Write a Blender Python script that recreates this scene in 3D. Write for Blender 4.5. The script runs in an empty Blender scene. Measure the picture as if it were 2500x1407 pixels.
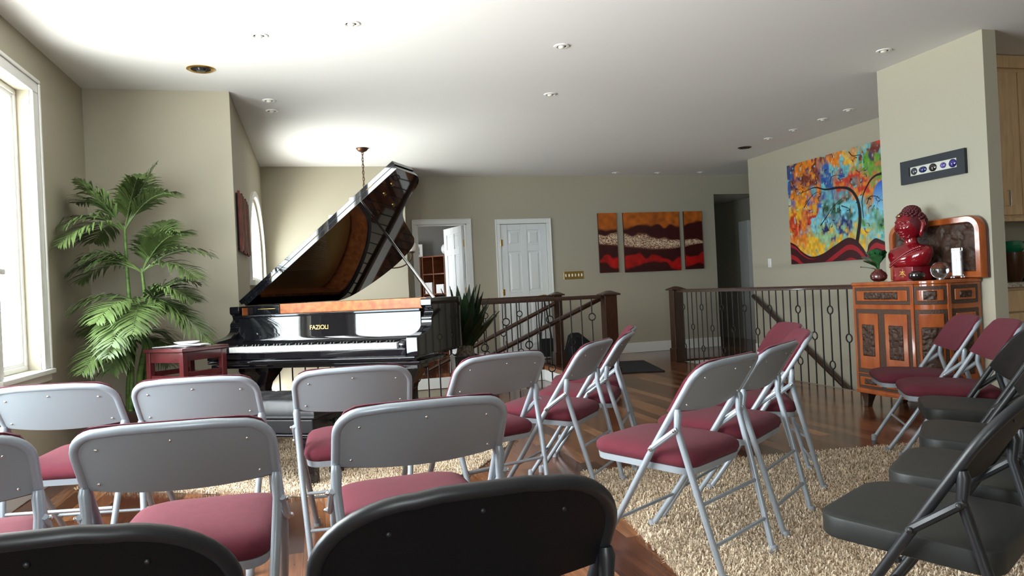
import bpy, math, random
import numpy as np
from mathutils import Vector, Matrix
sc = bpy.context.scene
COL = sc.collection
pi = math.pi
# ---------------------------------------------------------------- camera
F, YAW, PIT, ROL, CAMZ = 1810.7, 0.2604, 0.0022, 0.0481, 1.045
cd = bpy.data.cameras.new('camera'); cam = bpy.data.objects.new('camera', cd); COL.objects.link(cam)
cd.sensor_fit = 'HORIZONTAL'; cd.sensor_width = 36.0; cd.lens = F * 36.0 / 2500.0; cd.clip_start = 0.03
fw = Vector((math.sin(YAW) * math.cos(PIT), math.cos(YAW) * math.cos(PIT), math.sin(PIT)))
rt = Vector((math.cos(YAW), -math.sin(YAW), 0)); dn = fw.cross(rt)
r2 = math.cos(ROL) * rt + math.sin(ROL) * dn; d2 = -math.sin(ROL) * rt + math.cos(ROL) * dn
M = Matrix((r2, -d2, -fw)).transposed().to_4x4(); M.translation = Vector((0, 0, CAMZ))
cam.matrix_world = M; sc.camera = cam
# ---------------------------------------------------------------- view, world
sc.view_settings.view_transform = 'Standard'; sc.view_settings.look = 'None'
sc.view_settings.gamma = 1.0; sc.view_settings.use_curve_mapping = False
sc.view_settings.exposure = 1.38
SKY = 8.0
wd = bpy.data.worlds.new('overcast sky'); sc.world = wd; wd.use_nodes = True
nt = wd.node_tree; nt.nodes.clear()
tc = nt.nodes.new('ShaderNodeTexCoord'); sx = nt.nodes.new('ShaderNodeSeparateXYZ')
mr = nt.nodes.new('ShaderNodeMapRange'); mr.inputs[1].default_value = -1; mr.inputs[2].default_value = 1
rp = nt.nodes.new('ShaderNodeValToRGB'); bg = nt.nodes.new('ShaderNodeBackground'); wo = nt.nodes.new('ShaderNodeOutputWorld')
E = rp.color_ramp.elements
E[0].position = 0.0; E[0].color = (1, .97, .90, 1)
E[1].position = 1.0; E[1].color = (.62, .68, .74, 1)
for p, c in ((.40, (.95, .95, .92, 1)), (.475, (.50, .60, .68, 1)), (.498, (.56, .68, .78, 1)), (.515, (.80, .88, .94, 1)), (.60, (.86, .88, .90, 1))):
    e = E.new(p); e.color = c
nt.links.new(tc.outputs['Generated'], sx.inputs[0]); nt.links.new(sx.outputs[2], mr.inputs[0])
nt.links.new(mr.outputs[0], rp.inputs[0]); nt.links.new(rp.outputs[0], bg.inputs[0])
ma = nt.nodes.new('ShaderNodeMapRange'); ma.inputs[1].default_value = -1; ma.inputs[2].default_value = 1; ma.inputs[3].default_value = SKY * 1.45; ma.inputs[4].default_value = SKY * .6   # brighter toward the hidden sun in the west
nt.links.new(sx.outputs[0], ma.inputs[0]); nt.links.new(ma.outputs[0], bg.inputs[1])
nt.links.new(bg.outputs[0], wo.inputs[0])

def portal(loc, rot, sx_, sy_):
    l = bpy.data.lights.new('window_portal', 'AREA'); l.shape = 'RECTANGLE'; l.size = sx_; l.size_y = sy_
    l.cycles.is_portal = True
    o = bpy.data.objects.new('window_portal', l); COL.objects.link(o); o.location = loc; o.rotation_euler = rot
# windows: (wall, from, to, sill, head)
WIN_L = [(4.42, 5.03, .70, 2.38), (3.98, 4.40, 1.28, 2.38), (1.6, 3.94, .55, 2.45)]  # narrow middle window is unseen, added so the lid edge reflects white
WIN_R = [(-1.45, -.35, .55, 2.45)]  # unseen rear window, added to light the alcove wall and chair backs
for a, b, z0, z1 in WIN_R: portal(((a + b) / 2, -2.56, (z0 + z1) / 2), (pi / 2, 0, 0), b - a, z1 - z0)
for a, b, z0, z1 in WIN_L: portal((-1.66, (a + b) / 2, (z0 + z1) / 2), (0, -pi / 2, 0), z1 - z0, b - a)
portal((-.64, 8.3, 1.7), (0, -pi / 2, 0), 1.0, 2.0)
portal((.58, 11.75, 1.55), (0, -pi / 2, 0), .7, .5)

# ---------------------------------------------------------------- materials
def lin(r, g=None, b=None):
    if g is None: r, g, b = r
    f = lambda c: (c / 255 / 12.92) if c <= 10.3 else ((c / 255 + .055) / 1.055) ** 2.4
    return (f(r), f(g), f(b))
def mat(name, c, rough=.5, metal=0, coat=0, var=0, vscale=8, bump=0, bscale=60, stretch=None, c2=None, spec=.5, trans=0, ior=1.45, sheen=0, emit=None, detail=3):
    m = bpy.data.materials.new(name); m.use_nodes = True; n = m.node_tree; b = n.nodes['Principled BSDF']
    b.inputs['Base Color'].default_value = (*c, 1); b.inputs['Roughness'].default_value = rough; b.inputs['Metallic'].default_value = metal
    b.inputs['Coat Weight'].default_value = coat; b.inputs['Coat Roughness'].default_value = .04
    b.inputs['Specular IOR Level'].default_value = spec; b.inputs['IOR'].default_value = ior
    b.inputs['Transmission Weight'].default_value = trans; b.inputs['Sheen Weight'].default_value = sheen
    if emit: b.inputs['Emission Color'].default_value = (*emit[:3], 1); b.inputs['Emission Strength'].default_value = emit[3]
    t = n.nodes.new('ShaderNodeTexCoord'); mp = n.nodes.new('ShaderNodeMapping'); n.links.new(t.outputs['Object'], mp.inputs[0])
    if stretch: mp.inputs['Scale'].default_value = stretch
    if var or c2:
        no = n.nodes.new('ShaderNodeTexNoise'); no.inputs['Scale'].default_value = vscale; no.inputs['Detail'].default_value = detail
        n.links.new(mp.outputs[0], no.inputs['Vector'])
        r = n.nodes.new('ShaderNodeValToRGB'); r.color_ramp.elements[0].position = .35; r.color_ramp.elements[1].position = .65
        ca = c; cb = c2 or tuple(min(1, x * (1 + var)) for x in c)
        if not c2: ca = tuple(x * (1 - var) for x in c)
        r.color_ramp.elements[0].color = (*ca, 1); r.color_ramp.elements[1].color = (*cb, 1)
        n.links.new(no.outputs[0], r.inputs[0]); n.links.new(r.outputs[0], b.inputs['Base Color'])
    if bump:
        nb = n.nodes.new('ShaderNodeTexNoise'); nb.inputs['Scale'].default_value = bscale; nb.inputs['Detail'].default_value = 4
        n.links.new(mp.outputs[0], nb.inputs['Vector'])
        bm = n.nodes.new('ShaderNodeBump'); bm.inputs['Strength'].default_value = bump; bm.inputs['Distance'].default_value = .01
        n.links.new(nb.outputs[0], bm.inputs['Height']); n.links.new(bm.outputs[0], b.inputs['Normal'])
    return m
def mat_attr(name, rough=.45, bump=0):
    m = mat(name, (.5, .5, .5), rough, bump=bump, bscale=90); n = m.node_tree
    a = n.nodes.new('ShaderNodeVertexColor'); a.layer_name = 'Col'
    n.links.new(a.outputs[0], n.nodes['Principled BSDF'].inputs['Base Color']); return m
def mat_glass(name, tint=(1, 1, 1), gloss=.08):
    m = bpy.data.materials.new(name); m.use_nodes = True; n = m.node_tree; n.nodes.clear()
    tr = n.nodes.new('ShaderNodeBsdfTransparent'); tr.inputs[0].default_value = (*tint, 1)
    gl = n.nodes.new('ShaderNodeBsdfGlossy'); gl.inputs['Roughness'].default_value = .02
    mx = n.nodes.new('ShaderNodeMixShader'); lw = n.nodes.new('ShaderNodeLayerWeight'); lw.inputs[0].default_value = .5
    o = n.nodes.new('ShaderNodeOutputMaterial')
    pw = n.nodes.new('ShaderNodeMath'); pw.operation = 'POWER'; pw.inputs[1].default_value = 5; n.links.new(lw.outputs['Facing'], pw.inputs[0])
    ml = n.nodes.new('ShaderNodeMath'); ml.operation = 'MULTIPLY_ADD'; ml.inputs[1].default_value = .6; ml.inputs[2].default_value = .03; n.links.new(pw.outputs[0], ml.inputs[0]); n.links.new(ml.outputs[0], mx.inputs[0]); n.links.new(tr.outputs[0], mx.inputs[1]); n.links.new(gl.outputs[0], mx.inputs[2]); n.links.new(mx.outputs[0], o.inputs[0])
    return m
def mat_floor():
    m = mat('cherry plank floor', (.2, .07, .03), .16, spec=.5); n = m.node_tree; b = n.nodes['Principled BSDF']
    t = n.nodes.new('ShaderNodeTexCoord'); mp = n.nodes.new('ShaderNodeMapping'); mp.inputs['Rotation'].default_value = (0, 0, pi / 2)
    n.links.new(t.outputs['Object'], mp.inputs[0])
    br = n.nodes.new('ShaderNodeTexBrick'); br.offset = .37; br.inputs['Scale'].default_value = 1
    br.inputs['Brick Width'].default_value = .95; br.inputs['Row Height'].default_value = .092; br.inputs['Mortar Size'].default_value = .0012
    br.inputs['Color1'].default_value = (0, 0, 0, 1); br.inputs['Color2'].default_value = (1, 1, 1, 1); br.inputs['Mortar'].default_value = (.2, .2, .2, 1)
    n.links.new(mp.outputs[0], br.inputs['Vector'])
    r = n.nodes.new('ShaderNodeValToRGB'); el = r.color_ramp.elements
    el[0].position = 0; el[0].color = (.055, .018, .009, 1); el[1].position = 1; el[1].color = (.33, .14, .062, 1)
    for p, c in ((.3, (.10, .032, .015, 1)), (.55, (.16, .055, .024, 1)), (.8, (.22, .085, .036, 1))):
        e = el.new(p); e.color = c
    n.links.new(br.outputs['Color'], r.inputs[0])
    mp2 = n.nodes.new('ShaderNodeMapping'); mp2.inputs['Scale'].default_value = (26, 1.6, 1); n.links.new(t.outputs['Object'], mp2.inputs[0])
    no = n.nodes.new('ShaderNodeTexNoise'); no.inputs['Scale'].default_value = 2.2; no.inputs['Detail'].default_value = 6; n.links.new(mp2.outputs[0], no.inputs['Vector'])
    mr_ = n.nodes.new('ShaderNodeMapRange'); mr_.inputs[1].default_value = .3; mr_.inputs[2].default_value = .7; mr_.inputs[3].default_value = .68; mr_.inputs[4].default_value = 1.25
    n.links.new(no.outputs[0], mr_.inputs[0])
    mx = n.nodes.new('ShaderNodeMix'); mx.data_type = 'RGBA'; mx.blend_type = 'MULTIPLY'; mx.inputs[0].default_value = 1
    n.links.new(r.outputs[0], mx.inputs[6]); n.links.new(mr_.outputs[0], mx.inputs[7]); n.links.new(mx.outputs[2], b.inputs['Base Color'])
    bm = n.nodes.new('ShaderNodeBump'); bm.inputs['Strength'].default_value = .12; bm.inputs['Distance'].default_value = .004
    n.links.new(no.outputs[0], bm.inputs['Height']); n.links.new(bm.outputs[0], b.inputs['Normal'])
    return m
def mat_rug():
    m = mat('beige shag', (.5, .42, .32), .95, spec=.1); n = m.node_tree; b = n.nodes['Principled BSDF']
    g = n.nodes.new('ShaderNodeNewGeometry'); r = n.nodes.new('ShaderNodeValToRGB'); el = r.color_ramp.elements
    el[0].color = (.46, .32, .20, 1); el[1].color = (.84, .71, .55, 1); e = el.new(.3); e.color = (.72, .575, .425, 1)
    t = n.nodes.new('ShaderNodeTexCoord'); no = n.nodes.new('ShaderNodeTexNoise'); no.inputs['Scale'].default_value = 3.5; no.inputs['Detail'].default_value = 4; n.links.new(t.outputs['Object'], no.inputs['Vector'])
    mr_ = n.nodes.new('ShaderNodeMapRange'); mr_.inputs[1].default_value = .3; mr_.inputs[2].default_value = .7; mr_.inputs[3].default_value = .9; mr_.inputs[4].default_value = 1.14; n.links.new(no.outputs[0], mr_.inputs[0])
    mx = n.nodes.new('ShaderNodeMix'); mx.data_type = 'RGBA'; mx.blend_type = 'MULTIPLY'; mx.inputs[0].default_value = 1
    n.links.new(g.outputs['Random Per Island'], r.inputs[0]); n.links.new(r.outputs[0], mx.inputs[6]); n.links.new(mr_.outputs[0], mx.inputs[7]); n.links.new(mx.outputs[2], b.inputs['Base Color']); return m
M_WALL = mat('sage beige paint', (.425, .39, .305), .75, bump=.05, bscale=180, spec=.25)
M_CEIL = mat('white ceiling paint', (.80, .80, .80), .85, bump=.05, bscale=150, spec=.2)
M_WHITE = mat('white gloss trim', (.80, .80, .78), .35)
M_DOOR = mat('white door paint', (.74, .76, .76), .4)
M_FLOOR = mat_floor(); M_RUG = mat_rug()
M_PANE = mat_glass('window glass', (.96, .98, .97))
M_GREY = mat('grey powder coat', lin(152, 160, 169), .36, metal=.25, var=.03, vscale=300)
M_GPAN = mat('grey steel sheet', lin(140, 146, 152), .42, metal=.1)
M_BURG = mat('burgundy fabric', (.108, .019, .030), .92, sheen=.04, var=.05, vscale=35, bump=.25, bscale=600, spec=.2)
M_BLK = mat('black powder coat', (.016, .017, .02), .38)
M_BVIN = mat('black vinyl', (.0075, .0075, .0085), .5, bump=.08, bscale=400, spec=.2)
M_BSEAT = mat('lit black seat vinyl', (.019, .0205, .020), .48, bump=.06, bscale=400, spec=.4)  # lighter than the back vinyl: light on the seat tops put into the colour
M_CHROME = mat('bright steel', (.75, .76, .78), .15, metal=1)
M_RUBB = mat('grey rubber', lin(140, 144, 150), .7)
M_PIANO = mat('black piano lacquer', (.005, .005, .007), .03, coat=.35, spec=.5)
M_BURL = mat('burl veneer', (.30, .075, .02), .3, coat=0, spec=.3, c2=(.48, .16, .045), vscale=22, detail=8)
M_IVORY = mat('white key', (.82, .82, .80), .15)
M_EBON = mat('black key', (.01, .01, .011), .25)
M_GOLD = mat('brass', (.72, .47, .16), .22, metal=1)
M_PLATE = mat('gold iron plate', (.45, .28, .08), .35, metal=.7)
M_SPRUCE = mat('spruce soundboard', (.50, .30, .13), .35, coat=.4, var=.1, stretch=(30, 2, 1))
M_DWOOD = mat('dark walnut rail', (.038, .015, .008), .3, coat=.3, var=.3, vscale=5, stretch=(12, 12, 1.5))
M_IRON = mat('black wrought iron', (.010, .010, .012), .45, metal=.3)
M_CHERRY = mat('cherry stained wood', (.075, .012, .014), .18, coat=.5, var=.15, vscale=6)
M_LEATH = mat('black leather', (.009, .009, .011), .36, bump=.04, bscale=260)
M_ORW = mat('orange rosewood', (.27, .056, .012), .16, coat=.5, c2=(.37, .092, .02), vscale=5, stretch=(3, 3, 1))
M_CARV = mat('dark carved wood', (.045, .020, .011), .5, coat=0, bump=.35, bscale=70, var=.3, vscale=30)
M_CARVB = mat('dark carved border', (.065, .034, .022), .55, bump=.7, bscale=130)
M_REDL = mat('red lacquer', (.21, .004, .010), .13, coat=.8, spec=.5)
M_REDH = mat('dull red lacquer', (.085, .008, .012), .5)
M_MAPLE = mat('maple cabinet', (.66, .44, .24), .35, var=.1, vscale=4, stretch=(8, 8, 1))
M_GRAN = mat('speckled granite', (.25, .19, .15), .15, c2=(.62, .55, .47), vscale=90)
M_LEAF = mat('palm leaf', (.105, .160, .050), .36, var=.5, vscale=3.5)
M_STEM = mat('palm stem', (.09, .17, .035), .5, var=.4, vscale=9, stretch=(1, 1, 3))
M_AGAVE = mat('dark agave leaf', (.010, .024, .008), .4, var=.5, vscale=4)
M_POT = mat('black glazed planter', (.014, .014, .018), .3)
M_BPOT = mat('dark brown planter', (.03, .014, .01), .35)
M_MOSS = mat('dry moss', (.13, .11, .08), .95, bump=1, bscale=60, var=.5, vscale=40)
M_BRONZE = mat('bronze metal', (.10, .05, .03), .4, metal=.8)
M_SHADE = mat('cream glass shade', (.86, .82, .72), .3)
M_DARK = mat('black void', (.006, .006, .007), .8)
M_MAT = mat('black door mat', (.012, .014, .016), .95, bump=.6, bscale=300)
M_PAPER = mat('white paper', (.85, .86, .87), .7)
M_SHELF = mat('brown shelf wood', (.16, .05, .02), .45, var=.25, vscale=4, stretch=(1, 1, 8))
M_BAG = mat('black bag cloth', (.012, .012, .013), .75, bump=.4, bscale=90)
M_CLEAR = mat('clear crystal', (.96, .98, 1), .0, trans=1, ior=1.5)
M_GREYW = mat('office grey paint', (.22, .215, .21), .8)
M_NAVY = mat('dark charcoal frame', (.016, .018, .024), .5)
M_CREAM = mat('cream mat board', (.62, .60, .52), .8)
M_BEIGEC = mat('beige carpet', (.62, .50, .38), .95, bump=.6, bscale=300)
# ---------------------------------------------------------------- mesh builder
class MB:
    def __init__(s): s.v = []; s.f = []
    def add(s, vs, fs):
        n = len(s.v); s.v += [tuple(p) for p in vs]; s.f += [tuple(i + n for i in q) for q in fs]
    def box(s, x0, x1, y0, y1, z0, z1, rz=0, o=(0, 0, 0)):
        c, k = math.cos(rz), math.sin(rz)
        P = [(x, y, z) for z in (z0, z1) for x, y in ((x0, y0), (x1, y0), (x1, y1), (x0, y1))]
        s.add([(o[0] + c * x - k * y, o[1] + k * x + c * y, o[2] + z) for x, y, z in P],
              [(3, 2, 1, 0), (4, 5, 6, 7), (0, 1, 5, 4), (1, 2, 6, 5), (2, 3, 7, 6), (3, 0, 4, 7)]); return s
    def loft(s, rings, closed=True, caps=True):
        n = len(rings[0]); vs = [p for r in rings for p in r]; fs = []
        m = n if closed else n - 1
        for i in range(len(rings) - 1):
            for j in range(m):
                k = (j + 1) % n; fs.append((i * n + j, i * n + k, (i + 1) * n + k, (i + 1) * n + j))
        if caps and closed:
            fs.append(tuple(range(n - 1, -1, -1))); b = (len(rings) - 1) * n; fs.append(tuple(b + j for j in range(n)))
        s.add(vs, fs); return s
    def tube(s, pts, r, n=10, caps=True, close=False, flat=1.0):
        P = [Vector(p) for p in pts]; L = len(P); R = r if isinstance(r, (list, tuple)) else [r] * L
        T = []
        for i in range(L):
            a = P[i - 1] if (i > 0 or close) else P[i]; b = P[(i + 1) % L] if (i < L - 1 or close) else P[i]
            t = (b - a); T.append(t.normalized() if t.length > 1e-9 else Vector((0, 0, 1)))
        u = T[0].orthogonal().normalized()
        if abs(T[0].z) < .99:
            u = (Vector((0, 0, 1)) - T[0] * T[0].z).normalized()
        rings = []
        for i in range(L):
            u = (u - T[i] * u.dot(T[i])); u = u.normalized() if u.length > 1e-6 else T[i].orthogonal().normalized()
            w = T[i].cross(u)
            rings.append([tuple(P[i] + (u * math.cos(a) * flat + w * math.sin(a)) * R[i]) for a in (2 * pi * j / n for j in range(n))])
        if close: rings.append(rings[0])
        s.loft(rings, caps=caps and not close); return s
    def lathe(s, prof, n=24, o=(0, 0, 0), sc_=(1, 1)):
        rings = [[(o[0] + sc_[0] * r * math.cos(2 * pi * j / n), o[1] + sc_[1] * r * math.sin(2 * pi * j / n), o[2] + z) for j in range(n)] for r, z in prof]
        s.loft(rings); return s
    def ball(s, c, r, n=16, m=10, sq=(1, 1, 1)):
        rings = []
        for i in range(1, m):
            t = pi * i / m - pi / 2
            rings.append([(c[0] + sq[0] * r * math.cos(t) * math.cos(2 * pi * j / n), c[1] + sq[1] * r * math.cos(t) * math.sin(2 * pi * j / n), c[2] + sq[2] * r * math.sin(t)) for j in range(n)])
        s.loft(rings); return s
    def prism(s, poly, f0, f1):
        s.loft([[f0(p) for p in poly], [f1(p) for p in poly]]); return s
    def sheet(s, fa, fb, nu, nv):
        # closed slab between two surfaces fa(u,v), fb(u,v)
        A = [fa(i / nu, j / nv) for i in range(nu + 1) for j in range(nv + 1)]; B = [fb(i / nu, j / nv) for i in range(nu + 1) for j in range(nv + 1)]
        N = len(A); w = nv + 1; fs = []
        for i in range(nu):
            for j in range(nv):
                a = i * w + j; fs.append((a, a + 1, a + w + 1, a + w)); fs.append((N + a, N + a + w, N + a + w + 1, N + a + 1))
        edge = [i * w for i in range(nu + 1)] + [nu * w + j for j in range(1, nv + 1)] + [i * w + nv for i in range(nu - 1, -1, -1)] + [j for j in range(nv - 1, 0, -1)]
        for k in range(len(edge)):
            a, b = edge[k], edge[(k + 1) % len(edge)]; fs.append((a, b, N + b, N + a))
        s.add(A + B, fs); return s
    def build(s, name, m, parent=None, smooth=True, bevel=0, angle=38, segs=2, fix=True):
        me = bpy.data.meshes.new(name); me.from_pydata(s.v, [], s.f); me.validate()
        if fix:
            import bmesh
            bm = bmesh.new(); bm.from_mesh(me); bmesh.ops.recalc_face_normals(bm, faces=bm.faces[:]); bm.to_mesh(me); bm.free()
        me.materials.append(m)
        if smooth:
            me.shade_smooth(); me.set_sharp_from_angle(angle=math.radians(angle))
        o = bpy.data.objects.new(name, me); COL.objects.link(o)
        if parent: o.parent = parent
        if bevel:
            b = o.modifiers.new('bevel', 'BEVEL'); b.width = bevel; b.segments = segs; b.limit_method = 'ANGLE'; b.angle_limit = math.radians(50); b.harden_normals = smooth
        return o
def B(*boxes):
    m = MB()
    for b in boxes: m.box(*b)
    return m
def thing(name, label, cat, loc=(0, 0, 0), rz=0, group=None):
    o = bpy.data.objects.new(name, None); COL.objects.link(o); o.location = loc; o.rotation_euler = (0, 0, rz)
    o.empty_display_size = .1
    return tag(o, label, cat, group)
def tag(o, label, cat, group=None):
    o['label'] = label; o['category'] = cat
    if group: o['group'] = group
    return o
def struct(o, label=None, cat=None):
    o['kind'] = 'structure'
    if label: o['label'] = label
    if cat: o['category'] = cat
    return o
def sroot(name, loc=(0, 0, 0), rz=0):
    o = bpy.data.objects.new(name, None); COL.objects.link(o); o.location = loc; o.rotation_euler = (0, 0, rz); o['kind'] = 'structure'; return o
def kids(o): return [c for c in bpy.data.objects if c.parent == o]
def dup(root, loc, rz, label, group=None):
    r = root.copy(); COL.objects.link(r); r.location = loc; r.rotation_euler = (0, 0, rz); r['label'] = label
    if group: r['group'] = group
    for ch in kids(root):
        c = ch.copy(); COL.objects.link(c); c.parent = r
        for g in kids(ch):
            d = g.copy(); COL.objects.link(d); d.parent = c
    return r
def rrect(x0, x1, y0, y1, r, z=0, n=5):
    if not isinstance(r, (list, tuple)): r = [r] * 4
    P = []
    for (cx, cy, a0), rr in zip((((x1), (y1), 0), ((x0), (y1), 90), ((x0), (y0), 180), ((x1), (y0), 270)), r):
        ox = cx - rr if cx == x1 else cx + rr; oy = cy - rr if cy == y1 else cy + rr
        for i in range(n + 1):
            a = math.radians(a0 + 90 * i / n); P.append((ox + rr * math.cos(a), oy + rr * math.sin(a), z))
    return P
def inset(ring, d, z):
    n = len(ring); out = []
    for i in range(n):
        a, b, c = Vector(ring[i - 1][:2]), Vector(ring[i][:2]), Vector(ring[(i + 1) % n][:2])
        e1 = (b - a); e2 = (c - b)
        e1 = e1.normalized() if e1.length > 1e-9 else e2.normalized(); e2 = e2.normalized() if e2.length > 1e-9 else e1
        nn = Vector((-(e1.y + e2.y), e1.x + e2.x)); nn = nn.normalized() if nn.length > 1e-9 else Vector((-e1.y, e1.x))
        k = max(.5, nn.dot(Vector((-e1.y, e1.x))))
        p = b + nn * d / k; out.append((p.x, p.y, z))
    return out
# ================================================================ SETTING
CEIL = 2.693; XL, YA, XA, YD, YB, XP, XQ, YH = -1.6, 6.126, -.571, 9.527, 10.42, 5.897, 4.549, 9.095
struct(B((-1.75, 4.62, -2.65, 7.45, -.2, 0), (4.62, 7.35, -2.65, 5.05, -.2, 0), (2.95, 4.62, 7.45, 9.55, -.2, 0),
         (-.6, 7.35, 9.55, 13.75, -.2, 0), (4.62, 7.35, 9.05, 9.55, -.2, 0), (5.9, 7.35, 5.05, 9.05, -.2, 0)).build('floor', M_FLOOR, smooth=False, fix=False))
struct(B((-.7, 7.3, 4.9, 9.7, -2.85, -2.7)).build('floor_lower', M_BEIGEC, smooth=False))
struct(B((-1.75, 7.35, -2.65, YB + .12, CEIL, CEIL + .15)).build('ceiling', M_CEIL, smooth=False))
struct(B((.5, 7.35, YB + .12, 13.75, 2.42, 2.6)).build('ceiling_hall', M_CEIL, smooth=False))
def wall_x(name, x0, x1, a, b, holes, z0=0, z1=CEIL, m=M_WALL):     # wall lying in a plane x = const, running along y
    w = MB(); ys = a
    for h0, h1, s, t in sorted(holes):
        w.box(x0, x1, ys, h0, z0, z1)
        if s > z0: w.box(x0, x1, h0, h1, z0, s)
        if t < z1: w.box(x0, x1, h0, h1, t, z1)
        ys = h1
    w.box(x0, x1, ys, b, z0, z1)
    return struct(w.build(name, m, smooth=False))
def wall_y(name, y0, y1, a, b, holes, z0=0, z1=CEIL, m=M_WALL):
    w = MB(); xs = a
    for h0, h1, s, t in sorted(holes):
        w.box(xs, h0, y0, y1, z0, z1)
        if s > z0: w.box(h0, h1, y0, y1, z0, s)
        if t < z1: w.box(h0, h1, y0, y1, t, z1)
        xs = h1
    w.box(xs, b, y0, y1, z0, z1)
    return struct(w.build(name, m, smooth=False))
wall_x('wall_left', XL - .15, XL, -2.65, YA + .12, WIN_L)
wall_y('wall_rear', -2.65, -2.5, XL, 7.35, WIN_R)
wall_y('wall_alcove', YA, YA + .12, XL, XA - .12, [])
wall_y('wall_stairwell', YD, YD + .09, XA - .12, 1.17, [], -2.7)
wall_y('wall_back', YB, YB + .12, 1.0, 7.35, [(1.43, 2.14, 0, 2.02), (2.635, 3.34, 0, 2.0), (6.12, 7.2, 0, 2.39)])
wall_x('wall_landing', 1.05, 1.17, YD + .09, YB, [])
wall_x('wall_right', XP, XP + .12, 4.98, YH, [], -2.7)
wall_x('wall_east', 7.2, 7.35, -2.5, 13.6, [])
wall_x('wall_partition', XQ, XQ + .115, 4.105, 4.98, [])
wall_y('wall_kitchen', 4.98, 5.1, XQ, XP, [], 0)
wall_x('wall_hall', 6.0, 6.12, YB + .12, 13.6, [], 0, 2.42, M_WALL)
wall_y('wall_hall_end', 13.6, 13.75, .6, 7.35, [], 0, 2.42, M_WALL)
wall_x('wall_office_left', .6, .72, YB + .12, 13.6, [(11.5, 12.0, 1.2, 1.9)], 0, 2.42, M_GREYW)
wall_y('wall_office_end', 13.0, 13.1, .72, 3.2, [], 0, 2.42, M_GREYW)
wall_x('wall_office_right', 3.1, 3.2, YB + .12, 13.0, [], 0, 2.42, M_GREYW)
# lower stairwell shafts
struct(B((-.6, -.571, 6.13, 9.6, -2.7, -.2)).build('wall_shaft_left', M_WALL, smooth=False))
struct(B((-.57, 2.95, 7.44, 7.46, -2.7, -.2)).build('wall_shaft_front', M_WALL, smooth=False))
struct(B((1.17, 2.97, 9.55, 9.57, -2.7, -.2), (2.95, 2.97, 7.45, 9.55, -2.7, -.2)).build('wall_shaft_back', M_WALL, smooth=False))
struct(B((4.6, 5.9, 9.05, 9.07, -2.7, -.2)).build('wall_shaft_end', M_WALL, smooth=False))
struct(B((4.6, 4.63, 5.0, 9.05, -2.7, -.2), (4.6, 5.9, 5.0, 5.05, -2.7, -.2)).build('wall_shaft_right', M_WALL, smooth=False))
# bay wall with the arched window
def arch_pts(yc, zs, w, hs, ha, n=20):
    return [(yc - w, zs)] + [(yc - w * math.cos(pi * i / n), zs + hs + ha * math.sin(pi * i / n)) for i in range(n + 1)] + [(yc + w, zs)]
AR = arch_pts(8.33, 1.25, 1.0, .30, .60)
w = MB()
y0, y1 = YA, YD + .09; x0, x1 = XA - .12, XA
w.box(x0, x1, y0, 7.33, 0, CEIL); w.box(x0, x1, 9.33, y1, 0, CEIL); w.box(x0, x1, 7.33, 9.33, 0, 1.25)
tp = AR[1:-1]
for (ya, za), (yb, zb) in zip(tp[:-1], tp[1:]):
    w.loft([[(x0, ya, za), (x1, ya, za), (x1, ya, CEIL), (x0, ya, CEIL)], [(x0, yb, zb), (x1, yb, zb), (x1, yb, CEIL), (x0, yb, CEIL)]])
struct(w.build('wall_bay', M_WALL, smooth=False))
aw = sroot('window_3', (XA, 8.33, 1.25))
def L_(p, x): return (x, p[0] - 8.33, p[1] - 1.25)
big = arch_pts(8.33, 1.25, 1.06, .30, .66); sm = AR; sm2 = arch_pts(8.33, 1.25 + .05, .95, .26, .55)
MB().loft([[L_(p, 0) for p in sm], [L_(p, .025) for p in sm], [L_(p, .025) for p in big], [L_(p, 0) for p in big]], caps=False, closed=False).build('casing', M_WHITE, aw)
MB().loft([[L_(p, -.06) for p in sm2], [L_(p, -.02) for p in sm2], [L_(p, -.02) for p in sm], [L_(p, -.06) for p in sm], [L_(p, -.06) for p in sm2]], caps=False, closed=False).build('frame', M_WHITE, aw)
B((-.04, .05, -1.1, 1.1, -.05, 0), (-.05, -.02, -.97, .97, 0, .05)).build('sill', M_WHITE, aw, bevel=.004)
MB().prism(sm2, lambda p: L_(p, -.042), lambda p: L_(p, -.037)).build('pane', M_PANE, aw)
# rectangular windows
def window_left(n, a, b, z0, z1, axis, k=.1):
    c = (a + b) / 2; h = (b - a) / 2; H = z1 - z0
    r = sroot(f'window_{n}', (XL, c, z0)) if axis == 'x' else sroot(f'window_{n}', (c, -2.5, z0), pi / 2)          # local: +x into the room, y along the wall
    m = MB()
    for (ya, yb, za, zb) in ((-h - k, h + k, H, H + .085), (-h - k, -h, 0, H), (h, h + k, 0, H)):
        m.box(0, .022, ya, yb, za, zb)
    if k > .05: m.box(.022, .034, -h - k, h + k, H + .062, H + .085); m.box(.022, .034, h + k - .022, h + k, 0, H + .062); m.box(.022, .034, -h - k, -h - k + .022, 0, H + .062)
    m.build('casing', M_WHITE, r, bevel=.006)
    B((0, .05, -h - k, h + k, -.03, 0), (0, .025, -h - k, h + k, -.075, -.03)).build('sill', M_WHITE, r, bevel=.006)
    m = MB()
    for d, x0, x1 in ((0, -.13, -.07), (.022, -.115, -.08)):
        for (ya, yb, za, zb) in ((-h + d, h - d, d, d + .03), (-h + d, h - d, H - d - .03, H - d), (-h + d, -h + d + .03, d + .03, H - d - .03), (h - d - .03, h - d, d + .03, H - d - .03)):
            m.box(x0, x1, ya, yb, za, zb)
    m.build('frame', M_WHITE, r, bevel=.004)
    if b - a > 1.5: B((-.12, -.05, -.035, .035, .05, H - .05)).build('mullion', M_WHITE, r, bevel=.004)
    B((-.092, -.086, -h + .06, h - .06, .06, H - .06)).build('pane', M_PANE, r)
    return r
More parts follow.
